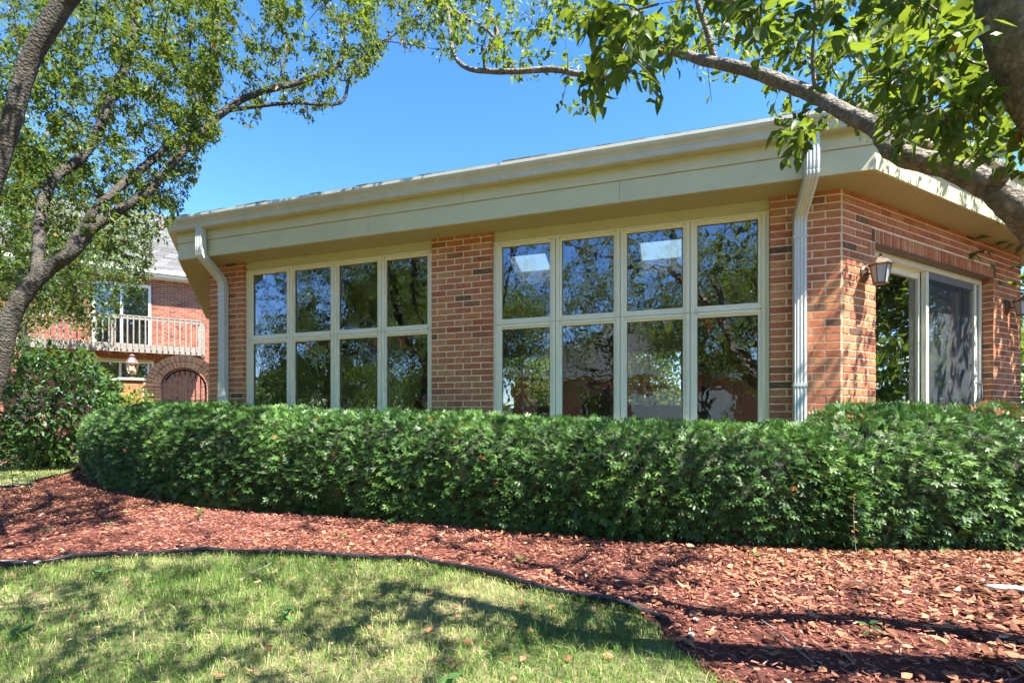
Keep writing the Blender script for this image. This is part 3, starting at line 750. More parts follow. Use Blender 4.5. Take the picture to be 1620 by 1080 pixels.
def hedge(path, thick, crest, label, dens, seed, endcaps=True):
    P = catmull([(x, y, 0) for x, y in path], 8)[:, :2]; P = resample(P, .05)
    T = unit(np.gradient(P, axis=0)); Nn = np.stack([-T[:, 1], T[:, 0]], 1)      # points into the hedge (towards the building)
    L_ = len(P); s_ = np.linspace(0, 1, L_)
    Cz = np.interp(s_, [c[0] for c in crest], [c[1] for c in crest])
    root = empty('yew_hedge', (P[L_ // 2][0], P[L_ // 2][1], 0), label, 'hedge')
    # cross-section: (inward distance, height as a fraction of crest, normal inward, normal up)
    prof = np.array([(.10, .03), (.03, .18), (-.01, .45), (.0, .68), (.04, .80), (.14, .90), (.32, .975), (.50, 1.0), (.66, .98), (.75, .85), (.78, .5)])
    prof = np.c_[prof[:, 0] * thick / .75, prof[:, 1]]
    seglen = np.r_[0, np.cumsum(np.hypot(np.diff(prof[:, 0]), np.diff(prof[:, 1])))]; seglen /= seglen[-1]
    plen = np.linalg.norm(np.diff(P, axis=0), axis=1).sum(); n = int(plen * 2.3 * dens)
    r = np.random.default_rng(seed)
    i = r.integers(0, L_, n); q = r.uniform(0, .92, n)
    kp = r.random(n) < np.where(q > .80, .25, 1) * np.clip(7.5 / np.hypot(P[i, 0], P[i, 1]), .5, 1); i, q = i[kp], q[kp]; n = len(i)
    a = np.interp(q, seglen, prof[:, 0]); hz = np.interp(q, seglen, prof[:, 1]); da = np.interp(q + .03, seglen, prof[:, 0]) - np.interp(q - .03, seglen, prof[:, 0]); dh = np.interp(q + .03, seglen, prof[:, 1]) - np.interp(q - .03, seglen, prof[:, 1])
    ni, nu = -dh, da; nl = np.hypot(ni, nu) + 1e-6; ni /= nl; nu /= nl
    # (ni inward, nu up): outward normal of the surface
    endf = np.minimum(i, L_ - 1 - i) * .05; rnd = np.clip(1 - endf / .35, 0, 1)      # rounded ends
    pos = np.stack([P[i, 0] + Nn[i, 0] * a, P[i, 1] + Nn[i, 1] * a, hz * Cz[i]], 1)
    nor = np.stack([Nn[i, 0] * ni, Nn[i, 1] * ni, nu], 1)
    lm = lump(pos, 7, seed + 1) * .04 + lump(pos, 20, seed + 2) * .03
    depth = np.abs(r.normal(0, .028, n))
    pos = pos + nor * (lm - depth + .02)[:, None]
    if endcaps:
        sgn = np.where(i < L_ / 2, -1, 1); pos[:, 2] -= .10 * rnd ** 2 * (hz > .5)
        nor = unit(nor + np.stack([T[i, 0], T[i, 1], np.zeros(n)], 1) * (rnd * sgn)[:, None])
        # extra sprays over the two end faces
        ne = int(200 * dens / 420)
        for e, sg in ((0, -1), (L_ - 1, 1)):
            aa = r.uniform(0, thick, ne); hh = r.uniform(.05, .9, ne) * Cz[e]
            pp = np.stack([P[e, 0] + Nn[e, 0] * aa + T[e, 0] * sg * .05, P[e, 1] + Nn[e, 1] * aa + T[e, 1] * sg * .05, hh], 1) + r.normal(0, .03, (ne, 3))
            pos = np.vstack([pos, pp]); nor = np.vstack([nor, np.repeat([[T[e, 0] * sg, T[e, 1] * sg, .1]], ne, 0)])
            lm = np.r_[lm, r.normal(0, .03, ne)]; depth = np.r_[depth, np.full(ne, .02)]
    n = len(pos); pos[:, 2] = np.maximum(pos[:, 2], .03)
    d = unit(nor * .55 + r.normal(0, .45, (n, 3)) + np.array([0, 0, -.05])); up = unit(nor * .6 + np.array([0, 0, .65]) + r.normal(0, .28, (n, 3)))
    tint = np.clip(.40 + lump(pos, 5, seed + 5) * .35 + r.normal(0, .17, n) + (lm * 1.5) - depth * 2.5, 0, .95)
    tint[r.random(n) < .004] = .99; tint[(lump(pos, 3.1, seed + 9) > .62) & (r.random(n) < .35)] = .985
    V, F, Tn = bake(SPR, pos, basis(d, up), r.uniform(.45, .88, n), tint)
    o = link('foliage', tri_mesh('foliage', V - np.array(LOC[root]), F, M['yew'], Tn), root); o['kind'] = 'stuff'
    # solid core, its dark colour standing in for the shade inside the hedge
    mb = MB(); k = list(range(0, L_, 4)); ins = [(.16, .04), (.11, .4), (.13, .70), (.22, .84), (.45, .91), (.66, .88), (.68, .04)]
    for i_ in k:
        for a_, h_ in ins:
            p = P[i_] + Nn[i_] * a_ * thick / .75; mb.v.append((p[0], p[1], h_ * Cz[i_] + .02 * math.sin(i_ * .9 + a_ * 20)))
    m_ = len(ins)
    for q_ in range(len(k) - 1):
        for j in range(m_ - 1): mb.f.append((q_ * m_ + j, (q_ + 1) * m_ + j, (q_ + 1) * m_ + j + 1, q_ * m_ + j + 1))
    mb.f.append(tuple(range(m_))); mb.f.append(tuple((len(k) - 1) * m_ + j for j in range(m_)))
    mb.build('shade_core', M['yewcore'], root)
    # woody stems at the foot
    for q_ in range(8, L_, 14):
        mb = MB(); p = P[q_] + Nn[q_] * r.uniform(.12, .3); zt = .45 * Cz[q_]
        mb.tube([(p[0], p[1], -.02), (p[0] + r.normal(0, .02), p[1] + r.normal(0, .02), zt * .5), (p[0] + r.normal(0, .06), p[1] + r.normal(0, .06), zt)], [.018, .014, .009], 5)
        mb.build('stem', M['bark'], root)
hedge([(-8.5, 9.9), (-7.2, 8.3), (-5.9, 7.05), (-4.6, 6.05), (-3.4, 5.35), (-2.24, 4.90), (-1.1, 4.55), (.1, 4.09), (.92, 3.80), (1.79, 3.60), (2.45, 3.50)], .75,
      [(0, 1.15), (.45, 1.13), (.62, 1.035), (.8, .95), (1, .87)], 'long clipped dark green yew hedge below the big windows', 1450, 3)
hedge([(2.35, 3.52), (3.1, 3.49), (3.8, 3.46), (4.6, 3.40), (5.6, 3.3)], .72, [(0, .96), (.1, 1.045), (.5, 1.03), (1, .98)], 'short green yew hedge with rust brown tips before the sliding door', 1500, 8)

# ------------------------------------------------------------------ leaves and trees
def leaf_tmpl(curl=.15, fold=.12, wd=.42, full=True):
    V = np.array([(0, 0, 0), (.32, wd / 2, fold * .5), (.32, 0, 0), (.32, -wd / 2, fold * .5), (.68, wd * .36, fold * .3 - curl * .35), (.68, 0, -curl * .4), (.68, -wd * .36, fold * .3 - curl * .35), (1, 0, -curl)], float)
    F = np.array([(0, 2, 1), (0, 3, 2), (1, 2, 5), (1, 5, 4), (2, 3, 6), (2, 6, 5), (4, 5, 7), (5, 6, 7)])
    return V, F
def leaf_lo(curl=.12, wd=.5):
    V = np.array([(0, 0, 0), (.45, wd / 2, .06), (1, 0, -curl), (.45, -wd / 2, .06)], float)
    return V, np.array([(0, 2, 1), (0, 3, 2)])
LEAF_HI = [leaf_tmpl(.12, .12, .50), leaf_tmpl(.32, .22, .44), leaf_tmpl(-.05, .10, .54), leaf_tmpl(.5, .2, .46)]
LEAF_LO = [leaf_lo(.1, .46), leaf_lo(.25, .38), leaf_lo(-.05, .5)]

YM = np.array([(-400, 640), (0, 610), (40, 540), (100, 500), (140, 545), (180, 500), (220, 470), (255, 400), (280, 345), (300, 320), (325, 250), (360, 205), (400, 215), (430, 205), (470, 222), (500, 190), (530, 170), (556, 150), (575, 125), (600, 105), (650, 92), (690, 86), (715, 108),
               (745, 98), (790, 108), (815, 138), (840, 136), (860, 120), (885, 190), (930, 198), (965, 160), (1000, 118), (1015, 160), (1040, 178), (1060, 110), (1085, 120), (1100, 175), (1125, 185), (1140, 130), (1150, 200), (1200, 205), (1230, 245), (1255, 290), (1290, 230), (1330, 190), (1350, 235), (1400, 240), (1440, 262), (1480, 280), (1530, 275), (1570, 262), (1620, 330), (2000, 400)], float)
def proj(P):
    P = np.atleast_2d(P); Z = np.maximum(P[:, 1], 1e-3)
    return CXP + FPX * P[:, 0] / Z, HYP - FPX * (P[:, 2] - H) / Z
def clear(P, margin=0):                 # keeps the open sky and the building free of foliage, as the crowns are grown
    P = np.atleast_2d(P); x, y = proj(P)
    inf = (P[:, 1] > .2) & (x > -60) & (x < 1680) & (y > -40) & (y < 1100)
    ok = y < np.interp(x, YM[:, 0], YM[:, 1]) + margin
    near = (P[:, 1] < .9) & (P[:, 1] > -.5) & (np.hypot(P[:, 0], P[:, 2] - H) < 1.0)
    return (~inf | ok) & ~near

def limb(pts, mb, skel, n=5, sides=9, wob=.05):
    arr = []; thin = .92 if any(q[0] == 1608 for q in pts) else (.58 if pts[0][0] is not None and pts[0][0] < 600 or pts[0][0] is None and pts[0][1][0] < 0 else .74)
    for q in pts:
        if len(q) == 4 and q[0] is not None:
            p = at(q[0], q[1], q[2]); arr.append((p.x, p.y, p.z, thin * q[3] * q[2] / FPX / 2))
        else: arr.append(tuple(q[1]))
    C_ = catmull(arr, n); rr = np.maximum(C_[:, 3], .003)
    rr = rr * (1 + RNG.normal(0, wob, len(rr)))
    mb.tube(C_[:, :3], rr, sides)
    skel.append(C_[:, :3])
    return C_
def grow(name, limbs, targets, label, cat, base, lsize, mat, tmpl, per, nobj, bark, twig_r=.004, droop=.35, trunk_extra=None, group=None):
    root = empty(name, base, label, cat, group)
    mbT = MB(); skel = []
    for k, L_ in enumerate(limbs): limb(L_, mbT, skel, 5, 12 if k < 2 else 8)
    if trunk_extra: trunk_extra(mbT)
    mbT.build('trunk', bark, root, True)
    S = np.concatenate(skel); r = np.random.default_rng(len(targets))
    d0 = np.array([np.min(np.linalg.norm(S - t, axis=1)) for t in targets]); order = np.argsort(d0)
    cap = len(S) + 6 * len(targets); SK = np.zeros((cap, 3)); SK[:len(S)] = S; ns = len(S)
    mb = MB(); LP, LD, LN = [], [], []
    for t in order:
        P = targets[t]; D_ = np.linalg.norm(SK[:ns] - P, axis=1); Q = SK[int(np.argmin(D_ + .15 * np.maximum(0, SK[:ns, 2] - P[2])))]
        ln = np.linalg.norm(P - Q)
        if ln < .03: continue
        mid = (P + Q) / 2 + r.normal(0, .12, 3) * ln + np.array([0, 0, .10 * ln])
        tt = np.linspace(0, 1, 6)[:, None]; path = (1 - tt) ** 2 * Q + 2 * tt * (1 - tt) * mid + tt ** 2 * P
        if not clear(path, 6).all(): continue
        r0 = min(.016, twig_r * (.7 + 1.1 * ln)); mb.tube(path, np.linspace(r0, twig_r * .35, 6), 4, False)
        SK[ns:ns + 5] = path[1:]; ns += 5
        m_ = per; tl = r.uniform(max(0, 1 - .42 / max(ln, .2)), 1.08, m_)
        lp = np.stack([np.interp(tl, np.linspace(0, 1, 6), path[:, c]) for c in range(3)], 1)
        td = unit(P - mid)
        ld = td * .45 + r.normal(0, .65, (m_, 3)) + np.array([0, 0, -droop])
        lp = lp + r.normal(0, .02, (m_, 3)); LP.append(lp); LD.append(ld); LN.append(np.array([0, 0, 1.0]) + r.normal(0, .55, (m_, 3)))
    mb.build('twigs', bark, root, False, 'stuff')
    LP, LD, LN = np.concatenate(LP), np.concatenate(LD), np.concatenate(LN)
    LD = unit(LD)
    sz = lsize * r.uniform(.65, 1.25, len(LP))
    ok = clear(LP, 10) & clear(LP + LD * sz[:, None], 16); LP, LD, LN, sz = LP[ok], LD[ok], LN[ok], sz[ok]
    n = len(LP); tint = np.clip(r.beta(2.2, 2.8, n) * .95 + lump(LP, 1.5, 5) * .18, 0, .93); tint[r.random(n) < .018] = r.uniform(.95, 1)
    B = basis(LD, LN)
    x, y = proj(LP); sc = np.where((LP[:, 1] > .3) & (x > 0) & (x < 1620) & (y > 0) & (y < 1080), sz / np.maximum(LP[:, 1], .1), 0)
    big = np.argsort(-sc)[:nobj]; isb = np.zeros(n, bool); isb[big] = True; isb &= sc > 0
    V, F, Tn = bake(tmpl, LP[~isb], B[~isb], sz[~isb], tint[~isb])
    o = link('foliage', tri_mesh('foliage', V - np.array(LOC[root]), F, mat, Tn), root); o['kind'] = 'stuff'
    meshes = []
    for k in range(12):
        tv, tf = LEAF_HI[k % 4]; meshes.append(tri_mesh('leaf', tv, tf, mat, np.full(len(tv), [.15, .3, .45, .6, .78, .9][k // 2]), True))
    for i in np.nonzero(isb)[0]:
        k = int(np.clip(tint[i] * 6 / .93, 0, 5)) * 2 + int(r.integers(0, 2))
        o = link('leaf', meshes[k], root)
        m4 = Matrix([list(B[i][0] * sz[i]), list(B[i][1] * sz[i]), list(B[i][2] * sz[i])]).to_4x4(); m4.translation = Vector(LP[i]) - LOC[root]
        o.matrix_local = m4
    return root
def px_targets(n, x0, x1, yfun0, z0, z1, seed, dens=None):
    r = np.random.default_rng(seed); out = []
    while len(out) < n:
        x = r.uniform(x0, x1); ym = np.interp(x, YM[:, 0], YM[:, 1]) - 8
        y = r.uniform(yfun0, ym)
        if dens and r.random() > dens(x, y): continue
        Z = r.uniform(z0(x) if callable(z0) else z0, z1(x) if callable(z1) else z1)
        out.append(np.array(at(x, y, Z)))
    return np.array(out)
def box_targets(n, lo, hi, seed, ell=True):
    r = np.random.default_rng(seed); out = []; lo, hi = np.array(lo), np.array(hi); c = (lo + hi) / 2; h_ = (hi - lo) / 2
    while len(out) < n:
        p = r.uniform(-1, 1, 3)
        if ell and np.linalg.norm(p) > 1: continue
        q = c + p * h_
        if clear(q[None]).all(): out.append(q)
    return np.array(out)
B_ = lambda x, y, z, rad: (None, (x, y, z, rad), 0, 0)
def Pt(x, y, z, rad): return (None, (x, y, z, rad))
# left crabapple
LA = [
 [Pt(-3.75, 3.2, -.05, .16), Pt(-3.68, 3.22, .4, .115), (-28, 665, 3.28, 48), (-5, 590, 3.3, 46), (17, 503, 3.3, 45), (50, 450, 3.35, 42), (83, 420, 3.4, 36), (110, 403, 3.4, 30), (133, 380, 3.45, 26), (147, 360, 3.5, 25), (190, 332, 3.6, 24), (233, 303, 3.7, 22), (283, 247, 3.85, 21), (327, 200, 4.0, 20), (360, 173, 4.1, 18), (400, 150, 4.2, 17), (483, 127, 4.4, 14), (535, 103, 4.6, 11), (546, 72, 4.7, 9), (538, 40, 4.8, 8), (515, 5, 4.9, 7), (500, -60, 5, 5)],
 [Pt(-3.75, 3.2, -.03, .10), Pt(-3.35, 2.75, .5, .085), (-130, 640, 2.55, 58), (-70, 450, 2.5, 54), (-25, 320, 2.5, 48), (12, 215, 2.5, 42), (30, 150, 2.5, 42), (52, 85, 2.5, 44), (95, 15, 2.5, 43), (140, -50, 2.5, 38), (220, -160, 2.6, 30), (320, -300, 2.7, 22), (420, -400, 2.9, 14)],
 [(360, 175, 4.1, 12), (417, 167, 4.2, 10), (467, 163, 4.3, 9), (538, 163, 4.5, 9), (553, 123, 4.6, 8), (573, 93, 4.7, 7), (607, 67, 4.8, 6), (667, 23, 5, 5), (700, -5, 5.1, 4)],
 [(100, 408, 3.42, 24), (150, 333, 3.6, 20), (193, 293, 3.8, 20), (233, 260, 3.95, 18), (283, 213, 4.1, 15), (308, 190, 4.2, 12), (335, 120, 4.3, 9), (345, 60, 4.4, 7), (350, -20, 4.5, 5)],
 [(58, 445, 3.38, 30), (63, 360, 3.6, 26), (70, 313, 3.7, 26), (90, 277, 3.8, 25), (117, 260, 3.9, 25), (150, 220, 4.0, 24), (180, 143, 4.2, 22), (200, 100, 4.3, 20), (213, 33, 4.4, 18), (217, -20, 4.5, 16), (220, -120, 4.6, 12), (240, -250, 4.6, 8)],
 [(300, 240, 3.9, 8), (312, 150, 4.0, 7), (300, 90, 4.1, 6), (305, 40, 4.2, 5)], [(440, 140, 4.3, 6), (452, 80, 4.4, 5), (446, 20, 4.5, 4)],
]
tA = np.concatenate([
    px_targets(1900, -60, 345, -60, 3.4, 6.8, 1, lambda x, y: 1.0 if y < 330 else .42),
    px_targets(330, 320, 600, -40, 3.9, 5.4, 2, lambda x, y: 1.0 if y < 120 else .55), px_targets(120, 560, 760, -40, 4.4, 5.6, 3),
    box_targets(420, (-5.2, .4, 3.2), (.6, 5.0, 5.6), 4), box_targets(260, (-7, 1.5, 1.9), (-3.6, 5, 4.6), 5)])
grow('crabapple_tree', LA, tA, 'large crabapple at the left edge with several grey limbs and dense small leaves', 'tree', (-3.75, 3.2, 0), .046, M['leaf'], LEAF_LO, 22, 300, M['bark'])
# right crabapple
def knot(mb):
    a, b_ = at(1575, 290, 1.83), at(1590, 268, 1.74)
    mb.tube([a, a.lerp(b_, .7), b_, b_], [.032, .027, .025, .016], 9)
LC = [
 [Pt(2.75, 1.75, -.05, .17), Pt(2.68, 1.78, .5, .11), (1790, 560, 1.88, 82), (1715, 450, 1.85, 72), (1645, 372, 1.8, 62), (1600, 325, 1.8, 57), (1560, 292, 1.85, 52), (1500, 265, 1.9, 44), (1430, 247, 1.95, 40), (1402, 228, 2.0, 35), (1385, 202, 2.05, 33), (1340, 180, 2.15, 30), (1290, 152, 2.3, 30), (1240, 132, 2.4, 28), (1180, 110, 2.5, 25), (1110, 95, 2.65, 20), (1080, 85, 2.75, 18), (1040, 78, 2.85, 17), (1010, 92, 2.9, 15), (987, 110, 2.95, 15), (957, 123, 3.0, 14), (913, 117, 3.1, 12), (873, 110, 3.2, 12), (823, 113, 3.3, 11), (773, 113, 3.4, 11), (737, 107, 3.5, 9), (717, 83, 3.55, 8), (710, 27, 3.6, 7), (703, -10, 3.7, 6), (690, -80, 3.8, 4)],
 [Pt(2.75, 1.75, -.03, .12), Pt(2.55, 1.55, .7, .105), (1860, 420, 1.45, 112), (1720, 240, 1.42, 104), (1640, 110, 1.4, 98), (1608, 40, 1.4, 92), (1592, -20, 1.4, 88), (1560, -150, 1.4, 78), (1480, -330, 1.5, 58), (1350, -520, 1.6, 40)],
 [(767, 110, 3.4, 8), (768, 83, 3.4, 7), (783, 63, 3.45, 7), (760, 40, 3.5, 6), (733, 27, 3.6, 6), (690, -10, 3.7, 5)],
 [(1130, 98, 2.62, 16), (1122, 60, 2.6, 14), (1103, 0, 2.6, 11), (1090, -80, 2.6, 8), (1060, -200, 2.6, 6)],
 [(1720, 330, 1.72, 46), (1620, 160, 1.8, 36), (1523, 103, 1.95, 26), (1497, 67, 2.0, 22), (1447, 33, 2.1, 16), (1413, 17, 2.15, 12), (1360, -40, 2.2, 8)],
 [(1290, 150, 2.3, 9), (1285, 90, 2.25, 7), (1290, 20, 2.2, 6), (1280, -60, 2.2, 5)], [(1430, 240, 1.95, 9), (1428, 190, 1.9, 8), (1440, 110, 1.85, 6)],
 [(1500, -330, 1.5, 30), (1150, -420, 1.3, 26), (800, -480, 1.25, 20), (400, -560, 1.3, 14)],
]
tC = np.concatenate([
    px_targets(130, 690, 1000, -30, 3.0, 4.4, 21), px_targets(36, 880, 1070, 0, 1.35, 2.0, 22), px_targets(170, 1060, 1420, -30, 2.7, 3.6, 23, lambda x, y: 1 if y < np.interp(x, [1060, 1180, 1290, 1420], [85, 110, 150, 235]) else .3),
    px_targets(34, 1100, 1420, -30, 1.3, 1.8, 24, lambda x, y: y < np.interp(x, [1060, 1180, 1290, 1420], [70, 90, 110, 150])), px_targets(170, 1400, 1640, -30, 1.95, 3.0, 25, lambda x, y: y < 245), px_targets(26, 1400, 1560, -10, 1.35, 1.8, 29, lambda x, y: y < 200), px_targets(9, 1230, 1275, 180, 1.5, 1.8, 26),
    box_targets(480, (-1.6, -2.0, 2.7), (4.2, 2.4, 4.8), 27), box_targets(620, (-3.0, -.5, 2.4), (1.6, 2.6, 4.3), 32), box_targets(90, (3.4, .2, 1.8), (6.2, 2.6, 4.4), 28), box_targets(480, (3.3, 2.3, 3.2), (6.6, 5.2, 5.3), 30), px_targets(48, 1400, 1640, 100, 1.45, 1.75, 31)])  # box clusters: out-of-view crown leaves added to shade lawn and right wall
grow('crabapple_tree', LC, tC, 'near crabapple at the right edge with a thick limb crossing before the eave', 'tree', (2.75, 1.75, 0), .055, M['bigleaf'], LEAF_HI, 11, 300, M['bark_pale'], .0042, .28, knot)

def bg_tree(base, hgt, rad, label, seed, trunk_r=.18, mat='tree', nleaf=7000, ls=.16, cat='tree', name='shade_tree', low=.35, group=None, bark='bark'):
    r = np.random.default_rng(seed); root = empty(name, (*base, 0), label, cat, group); b3 = np.array([*base, 0.0])
    mb = MB(); top = b3 + np.array([r.normal(0, .3), r.normal(0, .3), hgt * .8])
    path = [b3 + (top - b3) * t + np.array([r.normal(0, .12), r.normal(0, .12), 0]) * (t > 0) for t in np.linspace(0, 1, 7)]; path[0][2] = -.1
    mb.tube(path, np.linspace(trunk_r, trunk_r * .25, 7), 8); cl = []
    for k in range(18):
        t = r.uniform(low, .98); o = b3 + (top - b3) * t; an = r.uniform(0, 6.28); ln = rad * r.uniform(.5, .95) * (1.15 - abs(t - .55))
        e = o + np.array([math.cos(an) * ln, math.sin(an) * ln, ln * r.uniform(.1, .6)])
        mb.tube([o, (o + e) / 2 + np.array([0, 0, .12 * ln]), e], [trunk_r * .4, trunk_r * .22, .015], 5)
        for q in range(5): cl.append((o + (e - o) * r.uniform(.45, 1.1) + r.normal(0, rad * .12, 3), rad * r.uniform(.14, .27)))
    mb.build('trunk', M[bark], root, True)
    c = np.array([q[0] for q in cl]); s_ = np.array([q[1] for q in cl]); i = r.integers(0, len(c), nleaf)
    pos = c[i] + unit(r.normal(size=(nleaf, 3))) * (s_[i] * r.uniform(.3, 1.1, nleaf) ** .6)[:, None]
    pos[:, 2] = np.maximum(pos[:, 2], .05); pos = pos[clear(pos, 4)] if name == 'leafy_tree' else pos; nleaf = len(pos)
    V, F, Tn = bake(LEAF_LO, pos, basis(r.normal(size=(nleaf, 3)) + np.array([0, 0, -.3]), np.array([0, 0, 1.0]) + r.normal(0, .6, (nleaf, 3))), r.uniform(.6, 1.3, nleaf) * ls, np.clip(r.beta(2, 2, nleaf) + lump(pos, 2, seed) * .2, 0, 1))
    o = link('crown', tri_mesh('crown', V - np.array(LOC[root]), F, M[mat], Tn), root); o['kind'] = 'stuff'
# trees the windows and the glass door mirror, and trees behind the houses
bg_tree((8.6, 4.6), 6.5, 2.6, 'leaning tree right of the building, mirrored by the sliding door', 41, .17)
bg_tree((10.8, 6.8), 7.5, 2.8, 'second tree right of the building, behind the leaning one', 42, .2)
bg_tree((12.5, 2.6), 7.0, 3.0, 'broad tree at the far right, near the front lawn', 43, .2)
bg_tree((17.0, 8.5), 9.0, 4.0, 'tall tree at the far right, behind the other right hand trees', 44, .25, nleaf=9000, ls=.2)
bg_tree((-8.5, -2.8), 7.0, 3.0, 'bushy tree behind the camera on the left lawn', 45, .22, nleaf=9000)
bg_tree((-1.0, -7.0), 7.5, 2.8, 'tree behind the camera, near the neighbouring house', 46, .2)
bg_tree((3.8, -6.5), 7.5, 3.0, 'tree behind the camera on the right lawn', 47, .2)
bg_tree((-13, -7.5), 8.0, 3.6, 'large tree behind the camera at far left', 48, .25, nleaf=9000, ls=.2)
bg_tree((-2.3, -2.4), 5.6, 2.3, 'spreading low limbed tree just behind the camera on the left', 53, .15, nleaf=4200, ls=.10, low=.3)
bg_tree((-5.2, -1.2), 5.4, 2.2, 'wide dense tree left of the camera on the lawn', 54, .16, nleaf=13000, ls=.12, low=.2)
bg_tree((-8.6, 2.0), 5.6, 2.3, 'dense tree far left of the crabapple, outside the mulch', 55, .16, nleaf=14000, ls=.12, low=.15)
bg_tree((1.6, -3.4), 5.8, 2.2, 'slim tree behind the camera on the right', 56, .14, nleaf=5500, ls=.10, low=.3)
bg_tree((-10.5, 5.0), 5.0, 2.0, 'bushy low tree left of the far grass patch', 57, .14, nleaf=14000, ls=.12, low=.08)
bg_tree((-11.4, 11.6), 8.6, 2.9, 'dark leafy tree before the balcony house, above the big shrub', 58, .13, nleaf=15000, ls=.11, low=.5, name='leafy_tree')
bg_tree((-8.9, 7.6), 7.2, 2.4, 'slender leafy tree between the crabapple and the big shrub', 59, .07, nleaf=17000, ls=.075, low=.36, name='leafy_tree')
rw = np.random.default_rng(91); Vw = []
nW = 52000; ang = rw.uniform(0, 2 * math.pi, nW); rad_ = rw.uniform(38, 52, nW)
topz = 5.5 + 2.2 * np.sin(ang * 9) + 1.4 * np.sin(ang * 23 + 1) + 1.0 * np.sin(ang * 51)
Pw = np.stack([np.cos(ang) * rad_, np.sin(ang) * rad_, np.abs(topz) * rw.uniform(0, 1, nW) ** .7], 1)
Vw, Fw, Tw = bake(LEAF_LO, Pw, basis(rw.normal(size=(nW, 3)), np.array([0, 0, 1.0]) + rw.normal(0, .7, (nW, 3))), rw.uniform(.6, 1.4, nW), np.clip(rw.beta(2, 2, nW) + .25 * lump(Pw, .5, 3), 0, 1))
tag(link('far_wood', tri_mesh('far_wood', Vw, Fw, M['tree'], Tw)), 'far belt of trees closing the horizon all round', 'wood', None, 'stuff')
bg_tree((.6, 16.8), 5, 3.0, 'added low dense tree blocking bright sky behind the rear windows, left one', 60, .15, nleaf=9000, ls=.17, low=.05)  # both trees added behind the building, blocking bright sky through rear windows
bg_tree((4.0, 15.6), 5, 2.8, 'added low dense tree blocking bright sky behind the rear windows, right one', 61, .15, nleaf=9000, ls=.17, low=.05)
bg_tree((-27, 17), 9.5, 4.5, 'tall tree left of the two storey brick house', 49, .3, nleaf=12000, ls=.22)
bg_tree((-20.5, 30), 11, 4.5, 'tall tree rising behind the roof of the two storey brick house', 50, .3, nleaf=12000, ls=.24)
bg_tree((4.5, 19), 6, 3.0, 'low tree behind the brick building', 51, .2)
bg_tree((-1.5, 18), 5, 2.6, 'small tree behind the brick building, farther left', 52, .2)

# ------------------------------------------------------------------ the two-storey house behind, left
P0 = np.array([(200 - 810) * 16.3 / 782, 16.3]); HF = Frame(P0, D2, N2)
def hs(px, wv=0): return px_u(px, wv, HF)
def hz_(py, px, wv=0):
    s_ = hs(px, wv); y = (HF.p + HF.d * s_ + HF.n * wv)[1]; return H + (HYP - py) * y / FPX
house = empty('brick_house', (*HF.pt(0, 0, 0)[:2], 0), 'two storey red brick house with a wooden balcony, behind the left tree', 'house')
EV = 5.70; S0_, S1_ = -9.0, 6.5
dw = (hs(146), hs(239), 3.42, 5.45); lw = (hs(149), hs(244), 1.30, hz_(570, 190))
mb = MB()
for a, b_, c, d in ((S0_, lw[0], 0, EV), (lw[1], S1_, 0, EV)): HF.box(mb, a, b_, .012, .3, c, d)
HF.box(mb, lw[0], lw[1], .012, .3, 0, lw[2]); HF.box(mb, lw[0], lw[1], .012, .3, lw[3], dw[2]); HF.box(mb, lw[0], lw[1], .012, .3, dw[3], EV)
HF.box(mb, S0_, S0_ + .3, .3, 8, 0, EV); HF.box(mb, S1_ - .3, S1_, .3, 8, 0, EV); HF.box(mb, S0_, S1_, 7.7, 8, 0, EV)
mb.build('wall', M['mortar'], house)
mb = MB(); k = 0; z = .0
while z < EV - .05:
    s_ = S0_ + (.1 if k % 2 else 0)
    while s_ < S1_:
        a, b_ = s_ + .005, s_ + .198
        for h0, h1, y0, y1 in (dw, lw):
            if z + .06 > y0 and z < y1:
                if a < h1 and b_ > h0:
                    if a < h0: b_ = min(b_, h0)
                    elif b_ > h1: a = max(a, h1)
                    else: a = b_
        if b_ - a > .02 and (HF.p + HF.d * s_)[0] < -4:
            v, f = [(a, 0, z + .005), (b_, 0, z + .005), (b_, 0, z + .062), (a, 0, z + .062), (a, .014, z + .005), (b_, .014, z + .005), (b_, .014, z + .062), (a, .014, z + .062)], [(0, 1, 2, 3), (0, 4, 5, 1), (3, 2, 6, 7), (0, 3, 7, 4), (1, 5, 6, 2)]
            n = len(mb.v); mb.v += [HF.pt(x, y, q) for x, y, q in v]; mb.f += [tuple(n + i for i in ff) for ff in f]
        s_ += .2032
    z += .0677; k += 1
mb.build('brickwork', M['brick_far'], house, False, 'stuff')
mb = MB(); HF.box(mb, S0_ - .4, S1_ + .4, -.42, -.38, EV, EV + .22); mb.build('fascia_board', M['white'], house)
mb = MB(); HF.box(mb, S0_ - .4, S1_ + .4, -.38, .1, EV, EV + .02); mb.build('soffit', M['white'], house)
mb = MB(); HF.box(mb, S0_ - .4, S1_ + .4, -.52, -.425, EV + .10, EV + .22); mb.build('gutter', M['white'], house)
mb = MB(); rows = 30; SL = .72
for k in range(rows):
    w0, w1 = -.5 + k * .16, -.5 + (k + 1) * .16 + .03; z0, z1 = EV + .22 + k * .16 * SL, EV + .22 + (k + 1.2) * .16 * SL
    s_ = S0_ - .4 - (k % 2) * .17 - (.1 * (k % 3))
    while s_ < S1_ + .4:
        a, b_ = s_ + .004, s_ + .33; th = random.uniform(.012, .028)
        mb.hexa([HF.pt(a, w0, z0), HF.pt(b_, w0, z0), HF.pt(b_, w1, z1), HF.pt(a, w1, z1), HF.pt(a, w0, z0 + th), HF.pt(b_, w0, z0 + th), HF.pt(b_, w1, z1 + .008), HF.pt(a, w1, z1 + .008)]); s_ += .335
roof = mb.build('roof', M['shingle'], house, False, 'stuff')
mb = MB(); q0, q1 = -.5, 4.0
